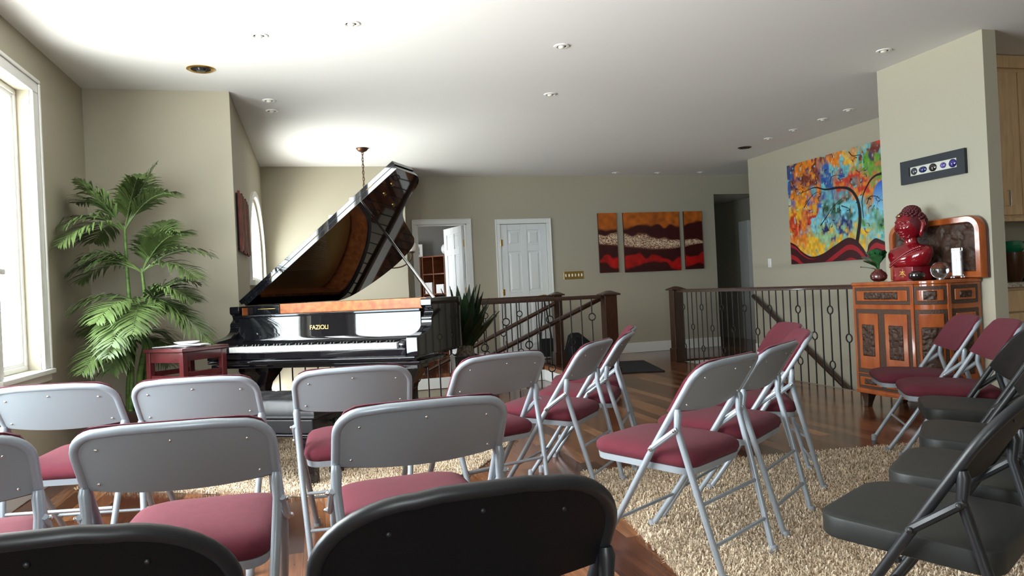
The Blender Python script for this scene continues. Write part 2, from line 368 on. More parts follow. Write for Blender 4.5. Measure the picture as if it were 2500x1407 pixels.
window_left(1, *WIN_L[0], 'x'); window_left(2, *WIN_L[2], 'x'); window_left(4, *WIN_L[1], 'x', .018); window_left(5, *WIN_R[0], 'y')  # the narrow high window and the rear one are unseen additions for light
# baseboards and casings
def base(name, *bx): struct(B(*bx).build(name, M_WHITE, bevel=.006))
base('baseboard_left', (XL, XL + .015, -2.5, YA, 0, .14)); base('baseboard_alcove', (XL, XA, YA - .015, YA, 0, .14))
base('baseboard_back', (1.17, 1.36, YB - .016, YB, 0, .15), (2.215, 2.565, YB - .016, YB, 0, .15), (3.41, 6.12, YB - .016, YB, 0, .15))
base('baseboard_partition', (XQ - .015, XQ, 4.105, 4.98, 0, .14), (XQ - .015, XQ + .115, 4.09, 4.105, 0, .14))
base('baseboard_right', (XP - .015, XP, 9.0, YH, 0, .14), (XP, 7.2, YH, YH + .015, 0, .14))
def door_trim(n, x0, x1, h, y, t=.07):
    m = B((x0 - t, x0, y - .022, y, 0, h), (x1, x1 + t, y - .022, y, 0, h), (x0 - t, x1 + t, y - .022, y, h, h + t),
          (x0 - t, x0 - t + .016, y - .03, y - .022, 0, h + t), (x1 + t - .016, x1 + t, y - .03, y - .022, 0, h + t), (x0 - t + .016, x1 + t - .016, y - .03, y - .022, h + t - .016, h + t))
    struct(m.build(f'trim_{n}', M_WHITE, bevel=.005))
door_trim(1, 1.43, 2.14, 2.02, YB); door_trim(2, 2.635, 3.34, 2.00, YB)
struct(B((1.43, 1.445, YB, YB + .12, 0, 2.02), (2.125, 2.14, YB, YB + .12, 0, 2.02), (1.43, 2.14, YB, YB + .12, 2.005, 2.02)).build('trim_3', M_WHITE))
struct(B((7.13, 7.2, 11.10, 11.17, 0, 2.03), (7.16, 7.2, 11.17, 11.42, 0, 2.03)).build('trim_4', M_WHITE, bevel=.004))
struct(B((-.57, 2.95, 9.535, 9.55, -.19, -.05), (2.936, 2.95, 7.45, 9.535, -.19, -.05)).build('trim_5', M_WHITE, bevel=.004))
struct(B((4.63, 4.645, 5.05, 9.05, -.19, -.03), (4.645, 5.9, 9.035, 9.05, -.19, -.03)).build('trim_6', M_WHITE, bevel=.004))
def six_panel(name, w, h, parent=None, th=.036):
    # local: x 0..w, y 0..th (front face at y=0), z 0..h
    s, mid = .105, .1; pw = (w - 2 * s - mid) / 2
    rows = ((.2, .86), (1.0, 1.59), (1.68, 1.9)) if h > 1.9 else ((.2, .8), (.95, 1.5), (1.6, 1.8))
    m = MB(); m.box(0, s, 0, th, 0, h); m.box(w - s, w, 0, th, 0, h); m.box(s + pw, s + pw + mid, 0, th, 0, h)
    zz = [0] + [z for r in rows for z in r] + [h]
    for i in range(0, len(zz), 2):
        for xa in (s, s + pw + mid): m.box(xa, xa + pw, 0, th, zz[i], zz[i + 1])
    for xa in (s, s + pw + mid):
        for za, zb in rows:
            m.box(xa, xa + pw, .012, th - .012, za, zb)
            for ys, yi in ((.003, .012), (th - .003, th - .012)):
                A = [(xa + .018, za + .018), (xa + pw - .018, za + .018), (xa + pw - .018, zb - .018), (xa + .018, zb - .018)]
                Bq = [(xa + .045, za + .045), (xa + pw - .045, za + .045), (xa + pw - .045, zb - .045), (xa + .045, zb - .045)]
                m.loft([[(x, yi, z) for x, z in A], [(x, ys, z) for x, z in Bq]])
    return m.build(name, M_DOOR, parent, smooth=False, bevel=.003)
def hinge(parent, x, y, z):
    B((x - .012, x + .03, y - .004, y + .004, z - .045, z + .045)).tube([(x, y - .006, z - .05), (x, y - .006, z + .05)], .008).build('hinge', M_GOLD, parent)
struct(B((2.6, 3.4, YB + .12, YB + .14, 0, 2.05)).build('wall_closet', M_DARK, smooth=False))
d2_ = sroot('door_2', (2.637, YB - .004, .01)); six_panel('leaf', .70, 1.985, d2_)
for z in (.25, 1.0, 1.72): hinge(d2_, .0, -.004, z)
m = MB().tube([(.635, 0, .93), (.635, -.05, .93)], .011); m.tube([(.635, -.05, .93), (.60, -.055, .935), (.53, -.05, .925)], [.01, .009, .007]); m.lathe([(.001, 0), (.026, 0), (.026, .006), (.001, .006)], 16, (.635, 0, .93))
m.build('lever_handle', M_GOLD, d2_)
d1_ = sroot('door_1', (2.125, YB + .125, .01), math.radians(102)); six_panel('leaf', .69, 2.0, d1_)
for z in (.25, 1.05, 1.74): hinge(d1_, .0, .012, z)
m = MB().tube([(.63, 0, .93), (.63, -.055, .93)], .011); m.ball((.63, -.06, .93), .028); m.tube([(.63, .036, .93), (.63, .09, .93)], .011); m.ball((.63, .095, .93), .028); m.build('door_knob', M_GOLD, d1_)
# stairs
m = MB()
for i in range(13):
    xa = 2.93 - i * .265; m.box(xa - .285, xa, 7.5, 9.5, -.19 * (i + 1) - .04, -.19 * (i + 1)); m.box(xa - .265 - .0, xa - .245, 7.5, 9.5, -.19 * (i + 2), -.19 * (i + 1) - .04)
struct(m.build('staircase', M_FLOOR, smooth=False))
m = MB()
for i in range(13):
    ya = 9.03 - i * .28; m.box(4.66, 5.88, ya - .3, ya, -.185 * (i + 1) - .04, -.185 * (i + 1)); m.box(4.66, 5.88, ya - .28, ya - .26, -.185 * (i + 2), -.185 * (i + 1) - .04)
struct(m.build('staircase_basement', M_FLOOR, smooth=False))
# ---------------------------------------------------------------- guard railings
def newel(parent, x, y, w=.135, h=.985):
    o = bpy.data.objects.new('newel_post', None)
    m = MB(); k = w / 2
    m.box(x - k, x + k, y - k, y + k, .0, h - .05); m.box(x - k - .014, x + k + .014, y - k - .014, y + k + .014, 0, .17)
    e = k + .032
    m.box(x - e, x + e, y - e, y + e, h - .05, h - .032)
    m.loft([[(x - e + .008, y - e + .008, h - .032), (x + e - .008, y - e + .008, h - .032), (x + e - .008, y + e - .008, h - .032), (x - e + .008, y + e - .008, h - .032)],
            [(x - .02, y - .02, h), (x + .02, y - .02, h), (x + .02, y + .02, h), (x - .02, y + .02, h)]])
    bpy.data.objects.remove(o)
    return m.build('newel_post', M_DWOOD, parent, bevel=.004)
def bal(kind, z1=.90):
    m = MB(); r = .0068; cuts = {'n': [], 'm': [.46], 'd': [.71, .2]}[kind]; zs = 0; R = .037
    for c in sorted(cuts):
        m.tube([(0, 0, zs), (0, 0, c - R)], r, 8)
        m.tube([(0 + R * math.sin(a), 0, c + R * math.cos(a)) for a in (2 * pi * i / 18 for i in range(18))], r * .92, 8, close=True)
        zs = c + R
    m.tube([(0, 0, zs), (0, 0, z1)], r, 8)
    me = m.build('baluster', M_IRON); d = me.data; bpy.data.objects.remove(me); return d
BAL = {k: bal(k) for k in 'nmd'}
def guard(name_label, cat, loc, run, length, sp, group, seq='dnmn', rot_rings=0):
    g = thing('guard_railing', name_label, cat, loc, 0, group)
    dx, dy = run; n = int(length / sp)
    ax = (lambda s, a, za, b, zb: (s[0], s[1])) 
    w = .03
    if dx: MB().loft([[(0, -w * k, z) for k, z in ((1, .905), (1, .925), (.75, .945), (-.75, .945), (-1, .925), (-1, .905))], [(dx * length, -w * k, z) for k, z in ((1, .905), (1, .925), (.75, .945), (-.75, .945), (-1, .925), (-1, .905))]]).build('handrail', M_DWOOD, g)
    else: MB().loft([[(-w * k, 0, z) for k, z in ((1, .905), (1, .925), (.75, .945), (-.75, .945), (-1, .925), (-1, .905))], [(-w * k, dy * length, z) for k, z in ((1, .905), (1, .925), (.75, .945), (-.75, .945), (-1, .925), (-1, .905))]]).build('handrail', M_DWOOD, g)
    for i in range(1, n + 1):
        o = bpy.data.objects.new('baluster', BAL[seq[(i - 1) % len(seq)]]); COL.objects.link(o); o.parent = g
        o.location = (dx * sp * i, dy * sp * i, .005); o.rotation_euler = (0, 0, 0 if dx else pi / 2)
    return g
GG = 'dark wood and iron stair guard railings'
g = guard('long wood and iron guard railing behind the piano, ending at the nearer newel post', 'railing', (2.95, 7.39, 0), (-1, 0), 3.48, .118, GG); newel(g, .08, 0)
def srail(g, a, b, r=.027):
    MB().tube([a, b], r, 8).build('stair_handrail', M_DWOOD, g)
srail(g, (.02, .10, .90), (-1.6, .10, .215))
g = guard('wood and iron guard railing across the stairwell, before the closed white door', 'railing', (3.12, 9.61, 0), (-1, 0), 1.93, .118, GG, 'nmnd'); newel(g, .06, 0, .12)
srail(g, (0, -.09, .83), (-1.75, -.09, .055))
g = guard('wood and iron guard railing from the lone newel post back to the carved cabinet', 'railing', (4.6, 8.83, 0), (0, -1), 3.84, .118, GG); newel(g, 0, .07)
hr = thing('handrail', 'sloping dark wood handrail fixed to the wall under the big colourful painting', 'handrail', (XP - .075, 9.0, 0))
MB().tube([(0, 0, .80), (0, -2.4, -.64)], .03, 10).build('rail', M_DWOOD, hr)
for t in (.2, 1.1, 2.0): MB().tube([(.075, -t, .8 - .6 * t - .06), (.02, -t, .8 - .6 * t - .06), (0, -t, .8 - .6 * t - .02)], .008, 8).build('bracket', M_IRON, hr)
# ================================================================ FOLDING CHAIRS
CW, CH, TR = .2285, .7515, .0122        # half width (tube centre), top (tube centre), tube radius
ty = lambda z: .217 - .655 * z
def back_path(r, bow, foot=True, n=7):
    # inverted U tube: left foot -> over the back -> right foot
    dz = r * .86
    half = []
    if foot: half += [(-CW + .040, ty(.0), .012), (-CW + .022, ty(.2), .2)]
    half += [(-CW, ty(.42), .42), (-CW, ty(.56), .56)]
    zc = CH - dz
    for i in range(n + 1):
        a = pi - pi / 2 * i / n
        x = -CW + r + r * math.cos(a); z = zc + dz * math.sin(a); half.append((x, ty(z) - bow * max(0, 1 - (x / CW) ** 2), z))
    xs = -CW + r
    mid = [(x, ty(CH + cr(x)) - bow * (1 - (x / CW) ** 2), CH + cr(x)) for x in (xs * .66, xs * .33, 0, -xs * .33, -xs * .66)]
    return half + mid + [(-x, y, z) for x, y, z in reversed(half)]
cr = lambda x: .006 * (1 - (x / CW) ** 2)
def back_sheet(m, r, bow, zb, off0, off1, w, top=0.0, crown=0, nu=18, nv=6, droop=.016, fill=0):
    def P(off):
        def f(u, v):
            x = -w + 2 * w * u; a = max(0, abs(x) - (w - r)); zt = CH + top + cr(x) - (r * .86) * (1 - math.sqrt(max(0, 1 - (a / r) ** 2)))
            z0 = zb - droop * (1 - (x / w) ** 2); z = z0 + (zt - z0) * v
            q = crown * max(0, min(1, 6 * min(u, 1 - u))) * max(0, min(1, 5 * min(v, 1 - v)))
            return (x, ty(z) - bow * (1 - (x / CW) ** 2) + off + (q if off > off0 else 0), z)
        return f
    m.sheet(P(off0), P(off1), nu, nv); return m
def rivet_mesh(c, r=.0046):
    m = MB(); m.ball(c, r, 8, 6, (1, .7, 1)); return m
def shrink_(ring, d, z):
    if d < .02: return inset(ring, d, z)
    k = 1 - d / .2; ym = sum(p[1] for p in ring) / len(ring); return [(p[0] * k, ym + (p[1] - ym) * k, z) for p in ring]
def seat_ring(z, d=0, x=.198, y0=-.205, y1=.228):
    return [(px, py, z + (-.018 if py < 0 else 0) * abs(py) / .2) for px, py, z in shrink_(rrect(-x, x, y0, y1, [.085, .085, .06, .06], z, 6), d, z)]
def make_chair(grey=True):
    nm = 'folding_chair'
    t = thing(nm, 'x', 'chair')
    fm = M_GREY if grey else M_BLK
    r = .07 if grey else .135; bow = .032 if grey else .026
    MB().tube(back_path(r, bow, n=7 if grey else 10), TR, 12).build('frame', fm, t)
    for s in (-1, 1):
        o = MB().tube([(s * CW, ty(.585) - .020, .60), (s * CW, ty(.585) - .022, .585), (s * CW, -.182, .53), (s * (CW - .012), -.235, .33), (s * (CW - .040), -.315, .012)], [.011, .0145, .0122, .0122, .0115], 12).build('leg', fm, t)
        MB().lathe([(.006, 0), (.0165, 0), (.016, .03), (.0125, .036)], 12, (s * (CW - .0405), -.318, 0)).build('rubber_foot', M_RUBB if grey else M_BVIN, o)
        m = MB(); p0 = Vector((s * (CW + .0125), ty(.455), .455)); p1 = Vector((s * (CW + .0125), -.182, .527))
        m.tube([p0 - (p1 - p0) * .1, p0, p1, p1 + (p1 - p0) * .08], [.008, .011, .011, .008], 8)
        lk = m.build('link', fm, t)
        m = MB(); m.ball(tuple(p0 + Vector((s * .011, 0, 0))), .007, 8, 6); m.ball(tuple(p1 + Vector((s * .011, 0, 0))), .007, 8, 6); m.build('rivet', M_CHROME if grey else M_BLK, lk)
    for s in (-1, 1):
        MB().lathe([(.006, 0), (.0165, 0), (.016, .03), (.0125, .036)], 12, (s * (CW - .040), ty(0) - .0, 0)).build('rubber_foot', M_RUBB if grey else M_BVIN, t)
    for y, z in ((ty(.16), .16), (-.251, .27), (-.286, .13)):
        MB().tube([(-CW + .03, y, z), (CW - .03, y, z)], .0068, 8).build('crossbar', fm, t)
    if grey:
        p = back_sheet(MB(), r, bow, .594, -.006, -.002, CW - .006).build('back_panel', M_GPAN, t)
        for x, z in ((-.172, .708), (0, .722), (.172, .708), (-.19, .612), (.19, .612)):
            rivet_mesh((x, ty(z) - bow * (1 - (x / CW) ** 2) - .008, z)).build('rivet', M_CHROME, p)
        back_sheet(MB(), r, bow, .590, .010, .022, CW + .006, .014, .016).build('back_cushion', M_BURG, t)
        m = MB(); m.loft([seat_ring(.383, .01), seat_ring(.378, 0), seat_ring(.402, -.004), seat_ring(.404, .004)]); m.build('seat_pan', M_GREY, t)
        m = MB(); prof = [(.398, .008), (.404, -.004), (.420, -.012), (.436, -.010), (.449, .004), (.458, .03), (.463, .07), (.465, .12)]
        m.loft([seat_ring(z, d) for z, d in prof]); m.build('seat_cushion', M_BURG, t, angle=80)
    else:
        p = back_sheet(MB(), r, bow, .565, -.006, .004, CW - .005).build('back_panel', M_BVIN, t)
        for x, z in ((-.13, .70), (0, .722), (.13, .70)):
            rivet_mesh((x, ty(z) - bow * (1 - (x / CW) ** 2) - .008, z), .004).build('rivet', M_BLK, p)
        back_sheet(MB(), r, bow, .575, .006, .016, CW - .012, -.01, .01).build('back_pad', M_BVIN, t)
        m = MB(); prof = [(.384, .03), (.380, .006), (.383, .001), (.386, 0), (.428, 0), (.433, .002), (.436, .007), (.4375, .018), (.437, .06), (.435, .12)]
        m.loft([seat_ring(z, d, .203, -.245, .170) for z, d in prof]); m.build('seat', M_BSEAT, t, angle=28)
    return t
GCH, BCH = 'grey and burgundy folding chairs', 'black folding chairs'
GREY = [
 ('G1', -.950, 2.248, 10.5, 'grey folding chair cut off by the left edge of the photo, in the second row'),
 ('G2', -.336, 2.236, -3.1, 'grey folding chair in the second row, its back straight ahead of the left black chair'),
 ('G3', .249, 2.238, 4.1, 'grey folding chair whose back stands straight ahead of the central black chair back'),
 ('H1', -.948, 3.490, -10.3, 'grey folding chair under the big left window, leftmost of the front row'),
 ('H2', -.430, 3.360, -7.7, 'grey folding chair in the front row before the small dark cherry bar stool'),
 ('H3', .144, 3.325, -2.4, 'grey folding chair in the front row, just right of the tufted black piano bench'),
 ('H4', .704, 3.435, 19.6, 'grey folding chair in the front row before the spiky plant in its black planter'),
 ('M1', 1.165, 3.705, 49.5, 'grey folding chair turned half left, nearest of the three beside the front stair guard railing'),
 ('M2', 1.485, 4.110, 60.2, 'grey folding chair seen almost edge-on in front of the nearer square newel post'),
 ('M3', 1.712, 4.58, 68, 'grey folding chair mostly hidden behind the edge-on one by the nearer newel post'),
 ('N1', 1.300, 2.635, 31.5, 'grey folding chair fully in view on the right rug, nearest of the angled four'),
 ('N2', 1.712, 2.945, 38.5, 'grey folding chair right behind the nearest angled chair on the right rug'),
 ('N3', 2.130, 3.390, 63, 'grey folding chair seen edge-on, third of the angled four on the right rug'),
 ('N4', 2.430, 3.890, 73, 'grey folding chair showing a dark burgundy back front, farthest of the angled four'),
 ('R1', 3.420, 3.630, 59.5, 'grey folding chair facing left, close in front of the carved cabinet'),
 ('R2', 3.190, 3.170, 56, 'grey folding chair facing left, between the black chairs and the one by the carved cabinet'),
]
BLACK = [
 ('K1', -.368, 1.375, -1, 'black folding chair back filling the bottom left corner of the photo'),
 ('K2', .210, 1.360, 3, 'black folding chair back filling the bottom centre of the photo'),
 ('B4', 1.472, 1.608, 30, 'black folding chair nearest at the right edge, its whole seat in view'),
 ('B3', 1.918, 1.893, 37, 'black folding chair directly behind the nearest one at the right edge'),
 ('B2', 2.353, 2.248, 44, 'black folding chair whose seat comes third at the right edge'),
 ('B1', 2.817, 2.731, 52, 'black folding chair farthest of the right edge black ones, beside a burgundy seat'),
]
for lst, gr, grp in ((GREY, True, GCH), (BLACK, False, BCH)):
    first = None
    for k, x, y, a, lab in lst:
        if first is None:
            first = make_chair(gr); first.location = (x, y, 0); first.rotation_euler = (0, 0, math.radians(a)); first['label'] = lab; first['group'] = grp; first.scale = (1, 1, 1) if gr else (1.05, 1, 1.0)
        else: dup(first, (x, y, 0), math.radians(a), lab, grp)
# ================================================================ RUGS
rng = np.random.default_rng(7)
def rug(label, corner, ang, L, W, step=.0088, hgt=.026):
    t = thing('shag_rug', label, 'rug', (corner[0], corner[1], 0), ang)
    B((0.015, L - .015, .015, W - .015, 0, .008)).build('backing', M_BEIGEC, t)
    nx, ny = int(L / step), int(W / step)
    gx, gy = np.meshgrid((np.arange(nx) + .5) * step, (np.arange(ny) + .5) * step); x = gx.ravel() + rng.uniform(-.008, .008, nx * ny); y = gy.ravel() + rng.uniform(-.008, .008, nx * ny)
    n = len(x); a = rng.uniform(0, 2 * pi, n); ln = rng.uniform(.012, .034, n); hh = hgt * rng.uniform(.6, 1.15, n); w = rng.uniform(.0014, .0027, n)
    wx, wy = -np.sin(a) * w, np.cos(a) * w; lx, ly = np.cos(a) * ln, np.sin(a) * ln
    v = np.zeros((n, 5, 3))
    v[:, 0] = np.stack([x - wx, y - wy, 0 * x + .004], 1); v[:, 1] = np.stack([x + wx, y + wy, 0 * x + .004], 1)
    v[:, 2] = np.stack([x + lx * .45 + wx * 1.2, y + ly * .45 + wy * 1.2, hh], 1); v[:, 3] = np.stack([x + lx * .45 - wx * 1.2, y + ly * .45 - wy * 1.2, hh], 1)
    v[:, 4] = np.stack([x + lx, y + ly, hh * .75], 1)
    me = bpy.data.meshes.new('pile'); b = np.arange(n)[:, None] * 5
    quads = (b + np.array([[0, 1, 2, 3]])); tris = b + np.array([[3, 2, 4]])
    me.vertices.add(n * 5); me.vertices.foreach_set('co', v.ravel())
    me.loops.add(n * 7); me.loops.foreach_set('vertex_index', np.concatenate([quads, tris], 1).ravel())
    me.polygons.add(n * 2); st = (np.arange(n)[:, None] * 7 + np.array([[0, 4]])).ravel(); me.polygons.foreach_set('loop_start', st)
    me.update(calc_edges=True); me.validate(); me.materials.append(M_RUG)
    o = bpy.data.objects.new('pile', me); COL.objects.link(o); o.parent = t; o['kind'] = 'stuff'
    return t
rug('beige shag rug on the right, under the angled burgundy and black chairs', (1.02, .95), math.radians(-7), 2.75, 2.98)
rug('beige shag rug lying under the grand piano and its bench', (-1.40, 4.84), math.radians(-30.2), 2.27, 1.75)
mt = tag(B((-.31, .31, -.65, .65, 0, .012)).build('door_mat', M_MAT, bevel=.004), 'thin black door mat on the wood floor near the newel posts', 'mat'); mt.location = (3.78, 8.65, 0); mt.rotation_euler = (0, 0, math.radians(-14))
# ================================================================ GRAND PIANO
PX, PY, PA = -.057, 5.002, math.radians(-30.2)
pn = thing('grand_piano', 'glossy black grand piano with its lid propped open and white keys showing', 'piano', (PX, PY, 0), PA)
W2 = .765
def smooth_curve(pts, n=6):
    P = [Vector(p) for p in pts]; out = []
    for i in range(len(P) - 1):
        a = P[max(i - 1, 0)]; b = P[i]; c = P[i + 1]; d = P[min(i + 2, len(P) - 1)]
        for k in range(n):
            t = k / n; out.append(.5 * ((2 * b) + (c - a) * t + (2 * a - 5 * b + 4 * c - d) * t * t + (3 * b - a - 3 * c + d) * t ** 3))
    out.append(P[-1]); return [tuple(p) for p in out]
# plan outline from the left front round the tail to the right front (X from the hinge side, Y depth)
tail = smooth_curve([(0, 1.86), (.06, 1.99), (.2, 2.10), (.42, 2.18), (.62, 2.18), (.79, 2.10), (.89, 1.95), (.95, 1.78), (1.02, 1.57), (1.09, 1.37), (1.175, 1.20), (1.31, 1.07), (1.45, .98), (1.518, .87), (1.53, .76)])
rimline = [(x - W2, y) for x, y in [(0, .30), (0, 1.0)] + tail + [(1.53, .30)]]
def strip(line, d0, d1, z0, z1):
    # wall following a plan line, between two inward offsets
    def off(d):
        o = []
        for i, p in enumerate(line):
            a = Vector(line[max(i - 1, 0)]); c = Vector(line[min(i + 1, len(line) - 1)]); e = (c - a).normalized(); o.append((p[0] + e.y * d, p[1] - e.x * d))
        return o
    A, Bq = off(d0), off(d1); m = MB()
    m.loft([[(a[0], a[1], z0), (a[0], a[1], z1), (b[0], b[1], z1), (b[0], b[1], z0)] for a, b in zip(A, Bq)]); return m
RZ0, RZ1 = .655, 1.017
strip(rimline, .0, .055, RZ0, RZ1).build('rim', M_PIANO, pn, bevel=.004)
strip(rimline, .056, .078, .70, 1.005).build('inner_rim', M_BURL, pn)
inner = [(x, y) for x, y in rimline]
cx_, cy_ = -.1, 1.0
def shr(k): return [(cx_ + (x - cx_) * k, cy_ + (y - cy_) * k) for x, y in inner]
MB().prism(shr(.93), lambda p: (p[0], p[1], .78), lambda p: (p[0], p[1], .80)).build('soundboard', M_SPRUCE, pn)
m = MB(); m.prism(shr(.88), lambda p: (p[0], p[1], .845), lambda p: (p[0], p[1], .86)); m.build('iron_plate', M_PLATE, pn)
m = MB()
for i in range(46):
    f = i / 45; xa = -.55 + 1.12 * f; xb = -.5 + .70 * f ** 1.1; yb = 1.75 - .2 * f - .75 * f ** 3
    m.tube([(xa, .55, .885), (xb, yb, .88)], .0016, 4)
o = m.build('strings', M_CHROME, pn); o['kind'] = 'stuff'
for xb in (-.28, .02, .3): B((-.012, .012, .5, 1.5, .86, .905)).build('plate_strut', M_PLATE, pn).location = (xb, 0, 0)
MB().prism(shr(.985), lambda p: (p[0], p[1], .64), lambda p: (p[0], p[1], .66)).build('bottom_frame', M_PIANO, pn)
for x in (-.35, .25): B((x - .05, x + .05, .45, 1.5, .56, .64)).build('under_beam', M_PIANO, pn)
# arms
arm = [(.62, .655), (.62, 1.017), (.265, 1.017), (.26, 1.005), (.26, .972), (.268, .962)] + [(y, z) for y, z in smooth_curve([(.285, .952), (.292, .925), (.27, .905), (.258, .89), (.258, .865), (.245, .838), (.20, .812), (.12, .796), (.03, .788)], 4)] + [(.0, .78), (-.004, .772), (-.004, .66)]
for s in (-1, 1):
    x0, x1 = (-W2 - .002, -.69) if s < 0 else (.69, W2 + .002)
    MB().prism(arm, lambda p: (x0, p[0], p[1]), lambda p: (x1, p[0], p[1])).build('arm', M_PIANO, pn, bevel=.004, angle=30)
    a, b = (-.69, -.617) if s < 0 else (.617, .69)
    B((a, b, .005, .19, .66, .762)).build('key_block', M_PIANO, pn, bevel=.032, segs=5)
# keyboard
B((-.69, .69, .0, .62, .625, .665)).build('key_bed', M_PIANO, pn, bevel=.006)
B((-.69, .69, -.012, .022, .664, .712)).build('key_slip', M_PIANO, pn, bevel=.006)
B((-W2, W2, .03, .5, .600, .628)).build('bed_moulding', M_PIANO, pn, bevel=.008)
B((-W2 + .01, W2 - .01, -.02, .04, .636, .66)).build('front_moulding', M_PIANO, pn, bevel=.008)
kw = 1.226 / 52
wk = B((.0006, kw - .0006, .026, .20, .70, .745)); me = wk.build('white_key', M_IVORY, None, bevel=.0015); wm = me.data; wmod = True
bk0 = MB(); bk0.loft([rrect(-.0065, .0065, .078, .20, .002, .738, 1), rrect(-.0048, .0048, .086, .20, .002, .757, 1)]); bko = bk0.build('black_key', M_EBON); bm_ = bko.data
bpy.data.objects.remove(me); bpy.data.objects.remove(bko)
for i in range(52):
    o = bpy.data.objects.new('white_key', wm); COL.objects.link(o); o.parent = pn; o.location = (-.613 + i * kw, 0, 0)
    if i < 51 and 'ABCDEFG'[i % 7] in 'ACDFG':
        o = bpy.data.objects.new('black_key', bm_); COL.objects.link(o); o.parent = pn; o.location = (-.613 + (i + 1) * kw, 0, 0)
# fallboard: gentle concave board, with the name inlaid
fbp = smooth_curve([(.198, .748), (.215, .752), (.232, .760), (.243, .780), (.248, .82), (.252, .87), (.256, .932)], 5)
fb = MB().prism([(y, z) for y, z in fbp] + [(.30, .932), (.30, .748)], lambda p: (-.69, p[0], p[1]), lambda p: (.69, p[0], p[1])).build('fallboard', M_PIANO, pn, angle=30)
B((-.69, .69, .245, .36, .934, .954)).build('lock_rail', M_PIANO, pn, bevel=.006)
B((-.43, .69, .37, .385, .954, 1.022)).build('music_desk', M_BURL, pn, bevel=.002)
B((-.69, -.43, .36, .40, .954, 1.016)).build('desk_end_block', M_PIANO, pn, bevel=.003)
B((-.60, -.46, .356, .360, .99, .994)).build('gold_line', M_GOLD, pn)  # thin gold line on the face of the end block
B((-.69, .69, .40, .48, .93, .96)).build('pin_block_cover', M_PIANO, pn)
tx = bpy.data.curves.new('lettering', 'FONT'); tx.body = 'FAZIOLI'; tx.size = .042; tx.extrude = .0006; tx.align_x = 'CENTER'; tx.space_character = .95
to = bpy.data.objects.new('lettering', tx); COL.objects.link(to)
dg = bpy.context.evaluated_depsgraph_get(); tm = bpy.data.meshes.new_from_object(to.evaluated_get(dg)); bpy.data.objects.remove(to)
tm.materials.clear(); tm.materials.append(M_GOLD)
lo = bpy.data.objects.new('lettering', tm); COL.objects.link(lo); lo.parent = fb; lo.location = (-.055, .2470, .838); lo.rotation_euler = (math.radians(85.5), 0, 0)
# legs
legp = [(.03, 0), (.045, .0), (.047, .05), (.042, .12), (.045, .3), (.055, .40), (.075, .46)]
def leg(x, y):
    m = MB()
    prof = [(.036, .06), (.040, .12), (.043, .30), (.048, .40), (.062, .47), (.10, .53), (.118, .56), (.118, .61)]
    m.loft([[(x - r, y - r * .8, z), (x + r, y - r * .8, z), (x + r, y + r * .8, z), (x - r, y + r * .8, z)] for r, z in prof])
    o = m.build('leg', M_PIANO, pn, bevel=.006, angle=25)
    c = MB(); c.tube([(x - .012, y, .03), (x + .012, y, .03)], .028, 16); c.lathe([(.02, .045), (.03, .05), (.03, .062), (.02, .066)], 12, (x, y, 0)); c.build('caster', M_GOLD, o)
leg(-.56, .30); leg(.56, .30); leg(-.18, 1.78)
m = MB()
for x in (-.10, .10): m.tube([(x * .8, .52, .60), (x * .9, .52, .35), (x, .52, .14)], .02, 8)
m.box(-.17, .17, .46, .58, .09, .15); m.box(-.12, .12, .47, .57, .56, .62); ly = m.build('lyre', M_PIANO, pn, bevel=.005)
for x in (-.085, 0, .085): MB().tube([(x, .48, .10), (x, .40, .095), (x, .36, .085)], [.009, .013, .018], 8, flat=.45).build('pedal', M_GOLD, ly)
# lid
AL = math.radians(35.8)
def lid(X, Y, n): return (-W2 + X * math.cos(AL) - n * math.sin(AL), Y, 1.022 + X * math.sin(AL) + n * math.cos(AL))
lidline = [(-.008, .46), (-.008, 1.0)] + [(x + (.008 if x > .7 else -.004), y + (.008 if y > 1.9 else 0)) for x, y in tail] + [(1.538, .46)]
MB().prism(lidline, lambda p: lid(p[0], p[1], .0), lambda p: lid(p[0], p[1], .032)).build('lid', M_PIANO, pn, bevel=.0015)
fl = [(-.03, .452), (1.545, .452), (1.545, .80), (-.03, .80)]
MB().prism(fl, lambda p: lid(p[0], p[1] + .006, .0326 + .02 * (p[1] - .45)), lambda p: lid(p[0], p[1] + .006, .0645 + .02 * (p[1] - .45))).build('lid_front_flap', M_PIANO, pn, bevel=.0015)
for X in (.3, .75, 1.3): MB().tube([lid(X - .03, .4595, .0323), lid(X + .03, .4595, .0323)], .003, 8).build('lid_hinge', M_GOLD, pn)
for X, Y in ((1.40, .62), (1.30, .66), (1.08, .80), (1.22, .95)): MB().lathe([(.001, 0), (.013, 0), (.012, .01), (.001, .012)], 12).build('lid_button', M_GOLD, pn).matrix_local = Matrix.Translation(lid(X, Y, -.010)) @ Matrix.Rotation(-AL, 4, 'Y')
a, b = Vector((.715, .45, 1.01)), Vector(lid(1.088, .779, -.004))
MB().tube([a, a.lerp(b, .4), a.lerp(b, .41), b], [.013, .012, .010, .009], 10).build('lid_prop', M_CHROME, pn)
